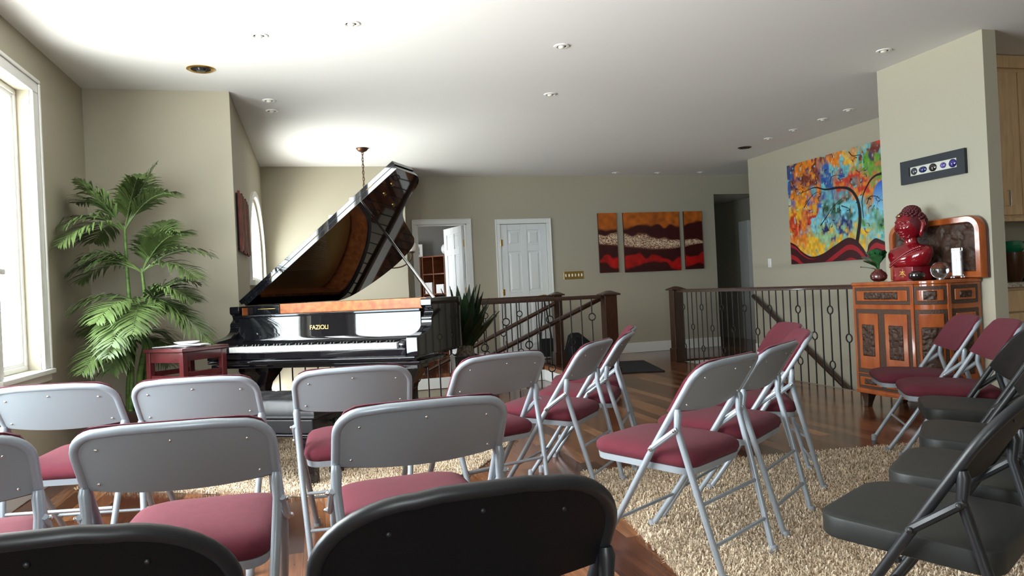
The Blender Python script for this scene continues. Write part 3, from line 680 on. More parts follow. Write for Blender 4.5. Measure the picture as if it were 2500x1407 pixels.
# ================================================================ BENCH, STOOL
bn = thing('piano_bench', 'tufted black leather piano bench in front of the keyboard', 'bench', (-.335, 4.62, 0), PA)
def tuft(x, y, w, d, nx, ny):
    h = .022 * max(0, min(1, (1 - abs(2 * x / w)) * 9)) ** .5 * max(0, min(1, (1 - abs(2 * y / d)) * 7)) ** .5
    for i in range(nx):
        for j in range(ny):
            q = ((x - (-w / 2 + (i + 1) * w / (nx + 1))) ** 2 + (y - (-d / 2 + (j + 1) * d / (ny + 1))) ** 2) ** .5
            h -= .034 * math.exp(-(q / .038) ** 2)
    fx = abs(math.sin(pi * (x + w / 2) * (nx + 1) / w)); fy = abs(math.sin(pi * (y + d / 2) * (ny + 1) / d))
    return h - .006 * (max(0, 1 - fx * 4) + max(0, 1 - fy * 4)) * .6
w_, d_ = .92, .38
def top(u, v):
    x, y = -w_ / 2 + w_ * u, -d_ / 2 + d_ * v; return (x, y, .475 + tuft(x, y, w_, d_, 5, 2))
cu = MB().sheet(top, lambda u, v: (-w_ / 2 + w_ * u, -d_ / 2 + d_ * v, .40), 60, 28).build('cushion', M_LEATH, bn, angle=80, bevel=0)
m = MB()
for i in range(5):
    for j in range(2): m.ball((-w_ / 2 + (i + 1) * w_ / 6, -d_ / 2 + (j + 1) * d_ / 3, .474), .011, 8, 6, (1, 1, .5))
m.build('tuft_button', M_LEATH, cu)
B((-.465, .465, -.195, .195, .385, .402)).build('welt', M_CHROME if False else M_LEATH, bn, bevel=.006)
B((-.45, .45, -.185, .185, .30, .386)).build('leather_apron', M_LEATH, bn, bevel=.012)
B((-.455, .455, -.19, .19, .284, .300)).build('bottom_frame', M_PIANO, bn, bevel=.004)
for x in (-.40, .40):
    for y in (-.14, .14): B((x - .035, x + .035, y - .03, y + .03, 0, .285)).build('leg', M_PIANO, bn, bevel=.008)
for s in (-1, 1): MB().tube([(s * .45, 0, .345), (s * .475, 0, .345)], .006, 8).lathe([(.001, -.022), (.024, -.012), (.024, .012), (.001, .022)], 14, (s * .49, 0, .345)).build('height_knob', M_PIANO, bn)
ST = .34
stl = thing('bar_stool', 'dark cherry wood bar stool with papers on its flat top, left of the piano keys', 'stool', (-.797, 4.915, 0), math.radians(-41.7))
# near corner at the origin; the stool runs toward -x and +y
B((-ST - .012, .012, -.012, ST + .012, .755, .78)).build('seat', M_CHERRY, stl, bevel=.006)
for x in (-ST, 0):
    for y in (0, ST):
        a, b = (x, x + .038) if x < 0 else (x - .038, x); c, d = (y, y + .038) if y == 0 else (y - .038, y)
        B((a, b, c, d, 0, .755)).build('leg', M_CHERRY, stl, bevel=.004)
m = [(-ST + .038, -.038, .006, .03), (-ST + .038, -.038, ST - .03, ST - .006)]
for x0, x1, y0, y1 in m:
    for z0, z1 in ((.69, .755), (.575, .61), (.25, .285)): B((x0, x1, y0, y1, z0, z1)).build('rail', M_CHERRY, stl, bevel=.003)
for x0, x1 in ((-ST + .006, -ST + .03), (-.03, -.006)):
    for z0, z1 in ((.70, .755), (.60, .632), (.21, .245)): B((x0, x1, .038, ST - .038, z0, z1)).build('rail', M_CHERRY, stl, bevel=.003)
def paper(x, y, z, w, d, a, label, c=(.004)):
    o = tag(MB().sheet(lambda u, v: ((u - .5) * w, (v - .5) * d, c + .003 * math.sin(3 * u)), lambda u, v: ((u - .5) * w, (v - .5) * d, .003 * math.sin(3 * u)), 6, 2).build('sheet_music', M_PAPER), label, 'paper', 'papers on the bar stool')
    R_ = Matrix.Translation((-.797, 4.915, 0)) @ Matrix.Rotation(math.radians(-41.7), 4, 'Z'); p = R_ @ Vector((x, y, z)); o.location = p; o.rotation_euler = (0, 0, a + math.radians(-41.7)); return o
paper(-.20, .16, .783, .28, .21, .1, 'white paper stack lying flat on the cherry bar stool'); paper(-.10, .13, .791, .20, .14, .5, 'smaller white paper lying askew on top of the paper stack')
pl = tag(MB().lathe([(.001, 0), (.045, 0), (.075, .012), (.078, .016), (.072, .016), (.044, .005), (.001, .005)], 28).build('saucer', M_PAPER), 'round white saucer on the papers on the bar stool', 'saucer'); pl.location = (-.80, 5.11, .798)
# ================================================================ PLANTS
random.seed(4)
def frond(m, a, b, leaf=.23, wdt=.0082, n=32, sag=.09):
    a, b = Vector(a), Vector(b); L = (b - a).length; up = Vector((0, 0, 1)); mid = a.lerp(b, .5) + up * (sag + L * .16)
    if b.z > a.z + .3: mid = a.lerp(b, .5) + up * .05
    P = lambda t: a * (1 - t) ** 2 + mid * 2 * t * (1 - t) + b * t * t
    m.tube([P(i / 14) for i in range(15)], [.0055 - .004 * i / 14 for i in range(15)], 6)
    for i in range(n):
        t = .2 + .8 * i / (n - 1); p = P(t); tan = (P(min(1, t + .02)) - P(t - .02)).normalized(); side = tan.cross(up)
        side = side.normalized() if side.length > .05 else Vector((1, 0, 0)); nrm = side.cross(tan).normalized()
        ln = leaf * (math.sin(pi * (.12 + .86 * t)) ** .6) * random.uniform(.85, 1.1); 
        for s in (-1, 1):
            d = (side * s * random.uniform(.72, .9) + tan * random.uniform(.55, .8) + nrm * random.uniform(.0, .25)).normalized()
            w = (nrm.cross(d)).normalized() * wdt * random.uniform(.8, 1.15)
            q1 = p + d * ln * .35 - up * .004; q2 = p + d * ln * .72 - up * ln * .10; q3 = p + d * ln - up * ln * .27
            f = lambda q: Vector((max(q.x, -1.588), min(q.y, 6.112), q.z))
            m.add([f(p - w * .3), f(p + w * .3), f(q1 + w), f(q1 - w), f(q2 + w * .8), f(q2 - w * .8), f(q3)], [(0, 1, 2, 3), (3, 2, 4, 5), (5, 4, 6)])
FR = [((-1.226,5.55,1.574),(-1.024,5.6,2.034)),((-1.226,5.55,1.574),(-1.453,5.4,1.892)),((-1.226,5.55,1.574),(-1.55,5.7,1.789)),((-1.226,5.55,1.574),(-1.533,5.3,1.581)),((-1.226,5.55,1.574),(-.902,5.45,1.806)),((-1.226,5.55,1.574),(-1.467,5.75,1.524)),((-1.226,5.55,1.574),(-1.16,5.85,2.0)),
((-1.122,5.5,1.282),(-.827,5.35,1.522)),((-1.122,5.5,1.282),(-.671,5.4,1.379)),((-1.122,5.5,1.282),(-.739,5.25,1.223)),((-1.122,5.5,1.282),(-1.441,5.35,1.369)),((-1.122,5.5,1.282),(-1.53,5.6,1.243)),((-1.122,5.5,1.282),(-.948,5.8,1.45)),((-1.122,5.5,1.282),(-1.0,5.75,1.65)),
((-1.097,5.45,1.056),(-1.531,5.35,1.034)),((-1.097,5.45,1.056),(-1.295,5.05,.973)),((-1.097,5.45,1.056),(-1.206,5.0,.831)),((-1.097,5.45,1.056),(-.78,5.3,1.075)),((-1.097,5.45,1.056),(-.721,5.35,.837)),((-1.097,5.45,1.056),(-.784,5.6,1.198)),((-1.097,5.45,1.056),(-.847,5.3,1.125)),((-1.097,5.45,1.056),(-1.54,5.7,.886)),((-1.097,5.45,1.056),(-1.087,5.0,.898)),
((-1.198,5.5,.825),(-1.296,5.3,.65)),((-1.198,5.5,.825),(-.959,5.4,.662)),((-1.198,5.5,.825),(-.966,5.6,.792)),((-1.198,5.5,.825),(-1.353,5.6,.758))]
pal = thing('potted_palm', 'tall artificial palm with feathery fronds in the corner by the left window', 'plant', (-1.2, 5.55, 0))
PO = Vector((1.2, -5.55, 0))
pt = MB().lathe([(.001, 0), (.13, 0), (.15, .05), (.175, .30), (.185, .34), (.185, .36), (.165, .36), (.16, .33), (.001, .33)], 28).build('pot', M_BPOT, pal)
MB().lathe([(.001, .31), (.158, .31), (.158, .335), (.08, .35), (.001, .352)], 20).build('moss', M_MOSS, pt)
for P_, r in (([(-1.25, 5.56, .33), (-1.242, 5.55, .551), (-1.205, 5.55, .799), (-1.221, 5.55, 1.18), (-1.226, 5.55, 1.6)], [.024, .022, .02, .015, .008]),
              ([(-1.17, 5.53, .33), (-1.166, 5.5, .574), (-1.118, 5.47, .798), (-1.108, 5.45, 1.08)], [.026, .024, .022, .010]),
              ([(-1.17, 5.6, .33), (-1.14, 5.56, .7), (-1.115, 5.52, 1.05), (-1.122, 5.5, 1.31)], [.022, .02, .016, .008]),
              ([(-1.23, 5.5, .33), (-1.21, 5.49, .6), (-1.198, 5.5, .85)], [.02, .018, .008])):
    MB().tube([Vector(p) + PO for p in smooth_curve(P_, 5)], [r[0] + (r[-1] - r[0]) * i / (5 * (len(P_) - 1)) for i in range(5 * (len(P_) - 1) + 1)], 10).build('stem', M_STEM, pal)
for a, b in list(FR):
    if random.random() < .6:
        q = Vector(b) + Vector((random.uniform(-.14, .14), random.uniform(-.22, .14), random.uniform(-.16, .06))); q.x = max(q.x, -1.54); q.y = min(q.y, 6.0); FR.append((a, tuple(q)))
for a, b in FR:
    m = MB(); frond(m, a, b); m.v = [tuple(Vector(p) + PO) for p in m.v]; m.build('frond', M_LEAF, pal, fix=False)
ag = thing('potted_agave', 'dark spiky plant in a tall black planter at the right end of the piano', 'plant', (1.235, 6.3, 0))
pt = MB().loft([rrect(-.085, .085, -.085, .085, .012, 0), rrect(-.115, .115, -.115, .115, .012, .49), rrect(-.115, .115, -.115, .115, .012, .50), rrect(-.10, .10, -.10, .10, .01, .50), rrect(-.10, .10, -.10, .10, .01, .46)]).build('planter', M_POT, ag)
MB().lathe([(.001, .46), (.098, .46), (.085, .50), (.07, .56), (.05, .62), (.001, .63)], 16).build('trunk', M_MOSS, ag)
for i in range(46):
    az = i * 2.39996; k = i / 45; el = math.radians(88 - 36 * k - random.uniform(0, 8)); L = .50 - .10 * k + random.uniform(-.05, .04)
    d = Vector((math.cos(az) * math.cos(el), math.sin(az) * math.cos(el), math.sin(el))); s = Vector((-math.sin(az), math.cos(az), 0)); nn = d.cross(s)
    b0 = Vector((math.cos(az) * .03, math.sin(az) * .03, .60 - .06 * k)); rings = []
    for t, w in ((0, .024), (.15, .036), (.4, .046), (.65, .037), (.85, .018), (1, .001)):
        c = b0 + d * L * t + Vector((math.cos(az), math.sin(az), 0)) * .05 * t * t * (k + .2)
        rings.append([tuple(c - s * w), tuple(c + nn * w * .35), tuple(c + s * w), tuple(c + nn * (w * .35 + .004))])
    MB().loft(rings).build('leaf', M_AGAVE, ag, angle=60)
# ================================================================ CARVED CABINET
cb = thing('carved_cabinet', 'glossy orange-brown wooden cabinet with dark carved panels, against the partition wall', 'cabinet', (4.32, 4.6, 0))
CO = Vector((4.32, 4.6, 0))
pathp = [(4.10, 5.0 - .01 * 0), (4.10, 4.36)] + [(4.25 - .15 * math.cos(a), 4.36 - .16 * math.sin(a)) for a in (pi / 2 * i / 10 for i in range(1, 11))] + [(4.53, 4.20)]
pathp[0] = (4.10, 4.965)
cum = [0]
for a, b in zip(pathp[:-1], pathp[1:]): cum.append(cum[-1] + math.dist(a, b))
SL1, SC, STOT = cum[1], cum[11], cum[-1]
def pp(s, d=0):
    for i in range(len(cum) - 1):
        if s <= cum[i + 1] + 1e-9:
            t = (s - cum[i]) / (cum[i + 1] - cum[i]); a, b = Vector(pathp[i]), Vector(pathp[i + 1]); e = (b - a).normalized()
            # smooth normal on the curve
            if SL1 < s < SC: ph = pi / 2 * (s - SL1) / (SC - SL1); n = Vector((-math.cos(ph), -math.sin(ph)))
            else: n = Vector((e.y, -e.x))
            p = a.lerp(b, t) + n * d; return p
def panel(s0, s1, z0, z1, d0, d1, m=None, n=None):
    n = n or (1 if (s1 <= SL1 or s0 >= SC) else 10); m = m or MB()
    rings = []
    for i in range(n + 1):
        s = s0 + (s1 - s0) * i / n; a, b = pp(s, d0) - CO.xy, pp(s, d1) - CO.xy
        rings.append([(a.x, a.y, z0), (b.x, b.y, z0), (b.x, b.y, z1), (a.x, a.y, z1)])
    m.loft(rings); return m
bodyp = pathp + [(4.53, 4.965)]
MB().prism(bodyp, lambda p: (p[0] - CO.x, p[1] - CO.y, .125), lambda p: (p[0] - CO.x, p[1] - CO.y, .945)).build('body', M_ORW, cb, bevel=.003, angle=30)
MB().prism(bodyp, lambda p: (p[0] - CO.x - (.012 if p[0] < 4.5 else 0), p[1] - CO.y - (.012 if p[1] < 4.5 else 0), .945), lambda p: (p[0] - CO.x - (.012 if p[0] < 4.5 else 0), p[1] - CO.y - (.012 if p[1] < 4.5 else 0), .97)).build('top', M_ORW, cb, bevel=.006, angle=30)
MB().prism(bodyp, lambda p: (p[0] - CO.x - (.008 if p[0] < 4.5 else 0), p[1] - CO.y - (.008 if p[1] < 4.5 else 0), .11), lambda p: (p[0] - CO.x - (.008 if p[0] < 4.5 else 0), p[1] - CO.y - (.008 if p[1] < 4.5 else 0), .138)).build('base', M_ORW, cb, bevel=.005, angle=30)
for x, y in ((4.15, 4.90), (4.16, 4.33), (4.48, 4.26), (4.48, 4.90)):
    MB().loft([[(x - CO.x + r * a + o_, y - CO.y + r * b, z) for a, b in ((-1, -1), (1, -1), (1, 1), (-1, 1))] for r, o_, z in ((.022, -.012, 0), (.024, -.006, .03), (.034, 0, .08), (.05, .004, .112))]).build('foot', M_CARV, cb, bevel=.004)
def carv(parent, s0, s1, z0, z1, d=.012):
    # relief panel: a shallow mesh of leaf and scroll mounds
    rr = random.Random(int(s0 * 1000 + z0 * 77)); L, Hh = s1 - s0, z1 - z0; nb = max(8, int(L * Hh * 2600))
    bl = [(rr.random() * L, rr.random() * Hh, rr.uniform(.008, .02), rr.uniform(0, pi), rr.uniform(1.5, 3.5)) for _ in range(nb)]
    nu, nv = max(8, int(L / .006)), max(8, int(Hh / .006))
    def hgt(a, b):
        v = 0
        for x, y, r, t, k in bl:
            dx, dy = a - x, b - y; u_ = dx * math.cos(t) + dy * math.sin(t); w_ = -dx * math.sin(t) + dy * math.cos(t); q = (u_ / (r * k * .6)) ** 2 + (w_ / r) ** 2 * 2
            if q < 1: v = max(v, (1 - q) ** .5)
        return v
    def f(u, v):
        e = 0 if u in (0, 1) or v in (0, 1) else .009 * hgt(u * L, v * Hh)
        p = pp(s0 + L * u, d + e) - CO.xy; return (p.x, p.y, z0 + Hh * v)
    def g(u, v):
        p = pp(s0 + L * u, .004) - CO.xy; return (p.x, p.y, z0 + Hh * v)
    MB().sheet(f, g, nu, nv).build('carved_panel', M_CARV, parent, angle=60)
def front(name, s0, s1, z0, z1, cv, border=.026):
    o = panel(s0, s1, z0, z1, -.01, .006).build(name, M_CARVB, cb, bevel=.002)
    panel(s0 + border, s1 - border, z0 + border, z1 - border, .004, .013).build('raised_field', M_ORW, o, bevel=.004)
    a, b, c, d = cv; carv(o, s0 + (s1 - s0) * a, s0 + (s1 - s0) * b, z0 + (z1 - z0) * c, z0 + (z1 - z0) * d, .0155)
    return o
e = .03
front('drawer', e, SL1 - e * .5, .80, .93, (.2, .8, .3, .72))
front('door', e, SL1 / 2, .27, .765, (.27, .73, .27, .76), .034); front('door', SL1 / 2, SL1 - e * .5, .27, .765, (.27, .73, .25, .76), .034)
front('bottom_drawer', e, SL1 / 2, .15, .262, (.28, .72, .32, .68), .022); front('bottom_drawer', SL1 / 2, SL1 - e * .5, .15, .262, (.28, .72, .32, .68), .022)
front('curved_drawer', SL1 + .015, SC - .015, .80, .93, (.32, .68, .25, .75)); front('curved_door', SL1 + .015, SC - .015, .15, .765, (.22, .78, .25, .8), .03)
front('side_drawer', SC + .02, STOT - .03, .80, .93, (.28, .72, .32, .68)); front('side_door', SC + .02, STOT - .03, .15, .765, (.28, .72, .25, .76), .03)
for s in (SL1, SC): panel(s - .014, s + .014, .14, .945, -.005, .012, n=3).build('stile', M_ORW, cb, bevel=.003)
# carved backboard standing on the cabinet
bb = thing('carved_backboard', 'round-cornered wooden backboard with a dark carved centre, standing on the cabinet behind the bust', 'backboard', (4.5, 4.55, .971))
def bring(x, d): return [(x, a, b) for a, b, _ in rrect(-.425 + d, .425 - d, d, .445 - d, [.11 - d, .11 - d, .004, .004], 0, 8)]
MB().loft([bring(.02, 0), bring(-.02, 0), bring(-.032, .008), bring(-.032, .045), bring(-.02, .052), bring(.02, .052)], caps=False).build('frame', M_ORW, bb, angle=40)
MB().loft([bring(.04, -.0), bring(.021, -.0), bring(.021, .03), bring(.04, .03)], caps=False).build('back_frame', M_CHERRY, bb)
random.seed(11)
bl = [(random.uniform(-.37, .37), random.uniform(.05, .39), random.uniform(.012, .035), random.uniform(0, pi)) for _ in range(110)]
def bf(u, v):
    y, z = -.374 + .748 * u, .05 + .346 * v; h = 0
    for a, b, r, t in bl:
        dx, dy = y - a, z - b; q = ((dx * math.cos(t) + dy * math.sin(t)) / (2 * r)) ** 2 + ((-dx * math.sin(t) + dy * math.cos(t)) / r) ** 2
        if q < 1: h = max(h, (1 - q) ** .5)
    cz = min(1, max(0, (abs(y) - .3) / .07)) * max(0, (z - .32) / .08)
    return (-.006 - .014 * h * (0 if u in (0, 1) or v in (0, 1) else 1), y * (1 - .03 * cz), z)
MB().sheet(bf, lambda u, v: (.01, -.374 + .748 * u, .05 + .346 * v), 90, 44).build('carved_panel', M_CARV, bb, angle=60)
# ================================================================ BUST (faces the room, -x)
bu = thing('carved_bust', 'glossy red carved bust with tight curled hair on a square plinth, on the cabinet', 'bust', (4.33, 4.60, .971), pi)
# local +x is the face direction
MB().loft([rrect(-.085, .085, -.092, .092, .006, z) for z in (0, .115)]).build('plinth', M_REDL, bu, bevel=.004); bu.scale = (1, 1.06, .885)
def ell(cx, a, b, z, n=40, p=2.0):
    return [(cx + a * abs(math.cos(t)) ** (2 / p) * (1 if math.cos(t) >= 0 else -1), b * abs(math.sin(t)) ** (2 / p) * (1 if math.sin(t) >= 0 else -1), z) for t in (2 * pi * i / n for i in range(n))]
tors = [(.112, .0, .084, .100), (.122, .004, .092, .122), (.14, .008, .096, .138), (.165, .01, .098, .152), (.20, .01, .098, .168), (.235, .005, .092, .178), (.265, 0, .078, .172), (.285, -.005, .062, .14), (.298, -.006, .052, .09), (.306, -.006, .046, .058), (.32, -.005, .043, .047), (.345, -.002, .042, .044), (.37, .0, .043, .045)]
MB().loft([ell(c, a, b, z, 40, 2.4 if z < .28 else 2) for z, c, a, b in tors]).build('torso', M_REDL, bu, angle=80)
m = MB()   # head with brows, nose, lips and chin
N, K = 128, 110; rings = []
for j in range(1, K):
    ph = -pi / 2 + pi * j / K; z = math.sin(ph); c = math.cos(ph); ring = []
    for i in range(N):
        t = 2 * pi * i / N; x, y = c * math.cos(t), c * math.sin(t)
        rx, ry, rz = .104, .088, .128
        if z < 0: x *= 1 - .10 * z * z; y *= 1 - .22 * z * z
        X, Y, Z = x * rx, y * ry, z * rz; d = 0
        if x > 0:
            g = lambda yy, zz, sy, sz: math.exp(-((Y - yy) / sy) ** 2 - ((Z - zz) / sz) ** 2)
            d += .034 * g(0, -.022, .012, .016) + .016 * g(0, .005, .009, .024) + .008 * g(.012, -.028, .008, .008) + .008 * g(-.012, -.028, .008, .008)
            for s in (-1, 1): d += .011 * g(s * .034, .036, .024, .006) - .016 * g(s * .033, .018, .019, .011) + .012 * g(s * .034, .010, .016, .007) - .005 * g(s * .034, .003, .016, .002) + .008 * g(s * .045, -.03, .022, .025)
            d += .015 * g(0, -.057, .020, .0055) + .016 * g(0, -.071, .016, .0065) - .012 * g(0, -.064, .022, .003) - .008 * g(0, -.084, .02, .006) + .010 * g(0, -.10, .02, .012)
        ring.append((X + d, Y, Z + .462))
    rings.append(ring)
m.loft(rings); hd = m.build('head', M_REDL, bu, angle=80)
for s in (-1, 1):
    m = MB(); m.tube([(-.006, s * .088, .50), (-.018, s * .099, .495), (-.02, s * .102, .46), (-.008, s * .098, .42), (-.004, s * .095, .385), (-.006, s * .09, .365)], [.007, .013, .014, .010, .011, .005], 10, flat=1.2)
    m.build('ear', M_REDL, bu)
m = MB(); cnt = 0
hc = Vector((-.012, 0, .475))
m.ball(tuple(hc), .106, 24, 16, (1, .92, 1.08)); m.ball((-.022, 0, .575), .055, 18, 12, (1, 1, .95))
for k in range(250):
    zz = 1 - 2 * (k + .5) / 250; r = math.sqrt(1 - zz * zz); t = k * 2.39996
    v = Vector((r * math.cos(t), r * math.sin(t), zz))
    if v.z < -.55 + .0 or (v.x > .15 and v.z < .52) or (v.x > -.12 and v.z < .12): continue
    p = hc + Vector((v.x * .108, v.y * .10, v.z * .117)); m.ball(tuple(p), .0125, 7, 5)
for k in range(70):
    zz = 1 - (k + .5) / 70 * .95; r = math.sqrt(max(0, 1 - zz * zz)); t = k * 2.39996
    m.ball((-.022 + .056 * r * math.cos(t), .056 * r * math.sin(t), .575 + .053 * zz), .0115, 7, 5)
m.v = [v if not (v[0] > .02 and v[2] < .535 and abs(v[1]) < .06) else (min(v[0], .06), v[1], v[2]) for v in m.v]
m.build('hair', M_REDH, bu)
MB().ball((.094, 0, .545), .012, 10, 8, (.6, 1, 1)).build('hair_jewel', M_GOLD, bu)
m = MB()   # beaded robe edge across the chest
for k in range(26):
    f = k / 25; y = .150 - .25 * f; z = .276 - .135 * f ** 1.15
    a = math.sqrt(max(.02, 1 - min(1, abs(y) / .178) ** 2.4)); m.ball((.004 + .098 * a ** .9, y, z), .0105, 8, 6)
    m.ball((.006 + .094 * a ** .9, y - .008, z - .020), .008, 8, 6)
m.build('robe_edge', M_REDL, bu)
m = MB()
for (y0, z0, y1, z1) in ((-.022, .075, .022, .075), (0, .095, 0, .022), (0, .072, -.03, .040), (0, .072, .03, .040), (-.018, .054, .018, .054), (-.012, .034, .012, .034)):
    m.tube([(.0855, y0 , z0), (.0855, y1, z1)], .0035, 6)
m.build('gold_emblem', M_GOLD, bu)
# ================================================================ ORNAMENTS ON THE CABINET
be = thing('beet_ornament', 'dark red carved beet ornament with spread green leaves, left of the red bust', 'ornament', (4.212, 4.805, .971))
MB().lathe([(.001, 0), (.035, .002), (.058, .022), (.062, .045), (.052, .068), (.030, .085), (.024, .095), (.001, .098)], 24).build('bulb', mat('beet red', (.09, .018, .014), .25, coat=.5, var=.5, vscale=22), be)
m_gl = mat('glossy green leaf', (.018, .09, .03), .2, coat=.5, var=.4, vscale=20)
for k, (dx, dy, h) in enumerate(((-.03, .13, .20), (.03, .08, .25), (-.05, -.02, .25), (.06, -.02, .23), (-.02, .12, .17), (-.05, .07, .23), (-.02, .02, .25), (.02, -.05, .24), (-.08, .10, .12), (.05, .03, .22), (-.06, -.04, .21))):
    d = Vector((dx, dy, h)); s = Vector((-dy, dx, 0)).normalized(); rings = []
    for t, w in ((0, .008), (.3, .009), (.55, .036), (.8, .050), (.95, .032), (1, .003)):
        c = Vector((0, 0, .085)) + Vector((dx * t ** 1.5, dy * t ** 1.5, (h - .085) * (t - .30 * t * t) / .7)); rings.append([tuple(c - s * w), tuple(c + Vector((0, 0, -.005))), tuple(c + s * w), tuple(c + Vector((0, 0, .004)))])
    MB().loft(rings).build('leaf', m_gl, be, angle=70)
bk = tag(MB().lathe([(.001, 0), (.030, .001), (.05, .016), (.055, .034), (.050, .053), (.03, .068), (.001, .074)], 28).build('black_stone_ball', mat('polished black stone', (.006, .006, .007), .04, coat=1)), 'flattened polished black ball on the cabinet, against the red bust', 'ornament'); bk.location = (4.205, 4.425, .971)
cr_ = thing('crystal_ball', 'clear glass crystal ball on the cabinet edge, right of the black ball', 'ornament', (4.36, 4.37, .971))
MB().ball((0, 0, .066), .062, 40, 26).build('ball', M_CLEAR, cr_); MB().lathe([(.02, 0), (.028, 0), (.026, .010), (.02, .008)], 20).build('ring_stand', M_CHROME, cr_)
tw = thing('crystal_tower', 'tall clear crystal block with thin spire, at the right end of the carved cabinet', 'ornament', (4.418, 4.275, .971), .5)
MB().loft([rrect(-.030, .030, -.030, .030, .004, .02), rrect(-.030, .030, -.030, .030, .004, .22)]).build('block', M_CLEAR, tw, bevel=.003)
MB().loft([rrect(-.012, .012, -.026, .026, .002, .024), rrect(-.012, .012, -.026, .026, .002, .20)]).build('white_core', M_PAPER, tw)
B((-.014, .014, -.02, .0, .165, .19), (-.014, .014, -.02, .0, .125, .145)).build('red_mark', mat('red enamel', (.4, .01, .03), .3), tw)
MB().tube([(.01, -.012, .22), (.01, -.012, .31)], [.006, .003], 8).build('spire', M_CLEAR, tw)
for x in (-.032, .032):
    for y in (-.032, .032): MB().ball((x, y, .010), .0105, 10, 8).build('foot', M_CHROME, tw)
# ================================================================ WALL ART
def vnoise(rs, h, w, cells):
    g = rs.random((cells + 2, cells * 2 + 2)); y = np.linspace(0, cells, h); x = np.linspace(0, cells * 2, w); yi, xi = y.astype(int), x.astype(int)
    fy = (y - yi)[:, None]; fx = (x - xi)[None]; fy = fy * fy * (3 - 2 * fy); fx = fx * fx * (3 - 2 * fx)
    return (g[yi][:, xi] * (1 - fy) + g[yi + 1][:, xi] * fy) * (1 - fx) + (g[yi][:, xi + 1] * (1 - fy) + g[yi + 1][:, xi + 1] * fy) * fx
def canvas(name, img, w, h, depth, m, parent):
    # flat painted canvas, local: x 0..w, z 0..h, faces -y
    H, W = img.shape[:2]; mb = MB()
    vs = [(w * i / (W - 1), 0, h * j / (H - 1)) for j in range(H) for i in range(W)]
    fs = [(j * W + i, j * W + i + 1, (j + 1) * W + i + 1, (j + 1) * W + i) for j in range(H - 1) for i in range(W - 1)]
    mb.add(vs, fs); o = mb.build(name, m, parent, fix=False)
    at = o.data.color_attributes.new('Col', 'FLOAT_COLOR', 'POINT'); c = np.ones((H * W, 4), np.float32); c[:, :3] = img.reshape(-1, 3); at.data.foreach_set('color', c.ravel())
    return o
def L255(c): return np.array(lin(c))
def polydist(X, Y, pts):
    d = np.full(X.shape, 9.0); tt = np.zeros(X.shape); n = len(pts) - 1
    for i, ((ax, ay), (bx, by)) in enumerate(zip(pts[:-1], pts[1:])):
        dx, dy = bx - ax, by - ay; t = np.clip(((X - ax) * dx + (Y - ay) * dy) / (dx * dx + dy * dy + 1e-12), 0, 1)
        q = np.hypot(X - ax - t * dx, Y - ay - t * dy); m_ = q < d; d[m_] = q[m_]; tt[m_] = (i + t[m_]) / n
    return d, tt
M_PAINT = mat_attr('oil painting', .4, .25)
# large colourful painting: soft patches of colour, dark swirling branches, a blue disc and dark red hills
rs = np.random.default_rng(3); PW, PH = 1.99, 1.25; W_, H_ = 560, 350
X, Y = np.meshgrid(np.linspace(0, PW, W_), np.linspace(0, PH, H_))
cc = dict(o=(232, 130, 25), r=(205, 55, 30), t=(105, 185, 190), m=(120, 45, 30), n=(50, 55, 95), b=(40, 90, 165), g=(95, 160, 45), y=(235, 180, 40), c=(120, 205, 225), d=(45, 85, 55), k=(35, 45, 115), l=(150, 190, 140))
seeds = [(.15, .62, 'o'), (.57, .70, 'r'), (.50, .84, 't'), (.28, .93, 'm'), (.07, .9, 'n'), (.27, .53, 'b'), (.75, .27, 'g'), (.45, .2, 'y'), (.03, .42, 'r'), (.31, .38, 'c'), (.66, .6, 'o'), (.76, .78, 'g'), (.46, .95, 'o'), (.80, .95, 'm'), (.25, .13, 'y'), (.02, .78, 'b'), (.66, .45, 'c'), (.83, .35, 'd'), (.44, .33, 'k'), (.65, .2, 'y'), (.72, .24, 'c'), (.38, .62, 't'), (.2, .8, 'm'), (.12, .3, 'o'), (.55, .4, 'c'), (.5, .5, 'd'), (.58, .9, 'y'), (.9, .85, 'n'), (.95, .6, 'o'), (.97, .3, 'g'), (.92, .95, 'r'), (.68, .92, 't'), (.35, .25, 'l'), (.1, .53, 'y'), (.22, .45, 'r'), (.6, .3, 'l'), (.4, .78, 'b'), (.15, .95, 'o')]
nx1 = (vnoise(rs, H_, W_, 10) - .5) * .26 + (vnoise(rs, H_, W_, 26) - .5) * .12; ny1 = (vnoise(rs, H_, W_, 10) - .5) * .22 + (vnoise(rs, H_, W_, 26) - .5) * .12
img = np.zeros((H_, W_, 3)); wsum = np.zeros((H_, W_))
for u, v, k in seeds:
    d = np.hypot(X / PW + nx1 - u, (Y / PH + ny1 - v) * .8); w8 = 1 / (d + .01) ** 4; img += w8[..., None] * L255(cc[k]); wsum += w8
img /= wsum[..., None]; img *= (.75 + .5 * vnoise(rs, H_, W_, 34))[..., None]
spk = np.clip((vnoise(rs, H_, W_, 30) - .8) * 8, 0, .6)[..., None]; img = img * (1 - spk) + L255((215, 160, 50)) * spk; spk = np.clip((vnoise(rs, H_, W_, 26) - .82) * 8, 0, .6)[..., None]; img = img * (1 - spk) + L255((130, 215, 220)) * spk
def blend(mask, col):
    global img
    mask = np.clip(mask, 0, 1)[..., None]; img = img * (1 - mask) + col * mask
dd = np.hypot((X - .82 * PW) / .165, (Y - .53 * PH) / .165); gr = np.clip((Y / PH - .40) / .26, 0, 1)[..., None]
blend((1 - dd) * 25, (L255((30, 90, 200)) * gr + L255((150, 215, 240)) * (1 - gr)))
blk = L255((22, 16, 20))
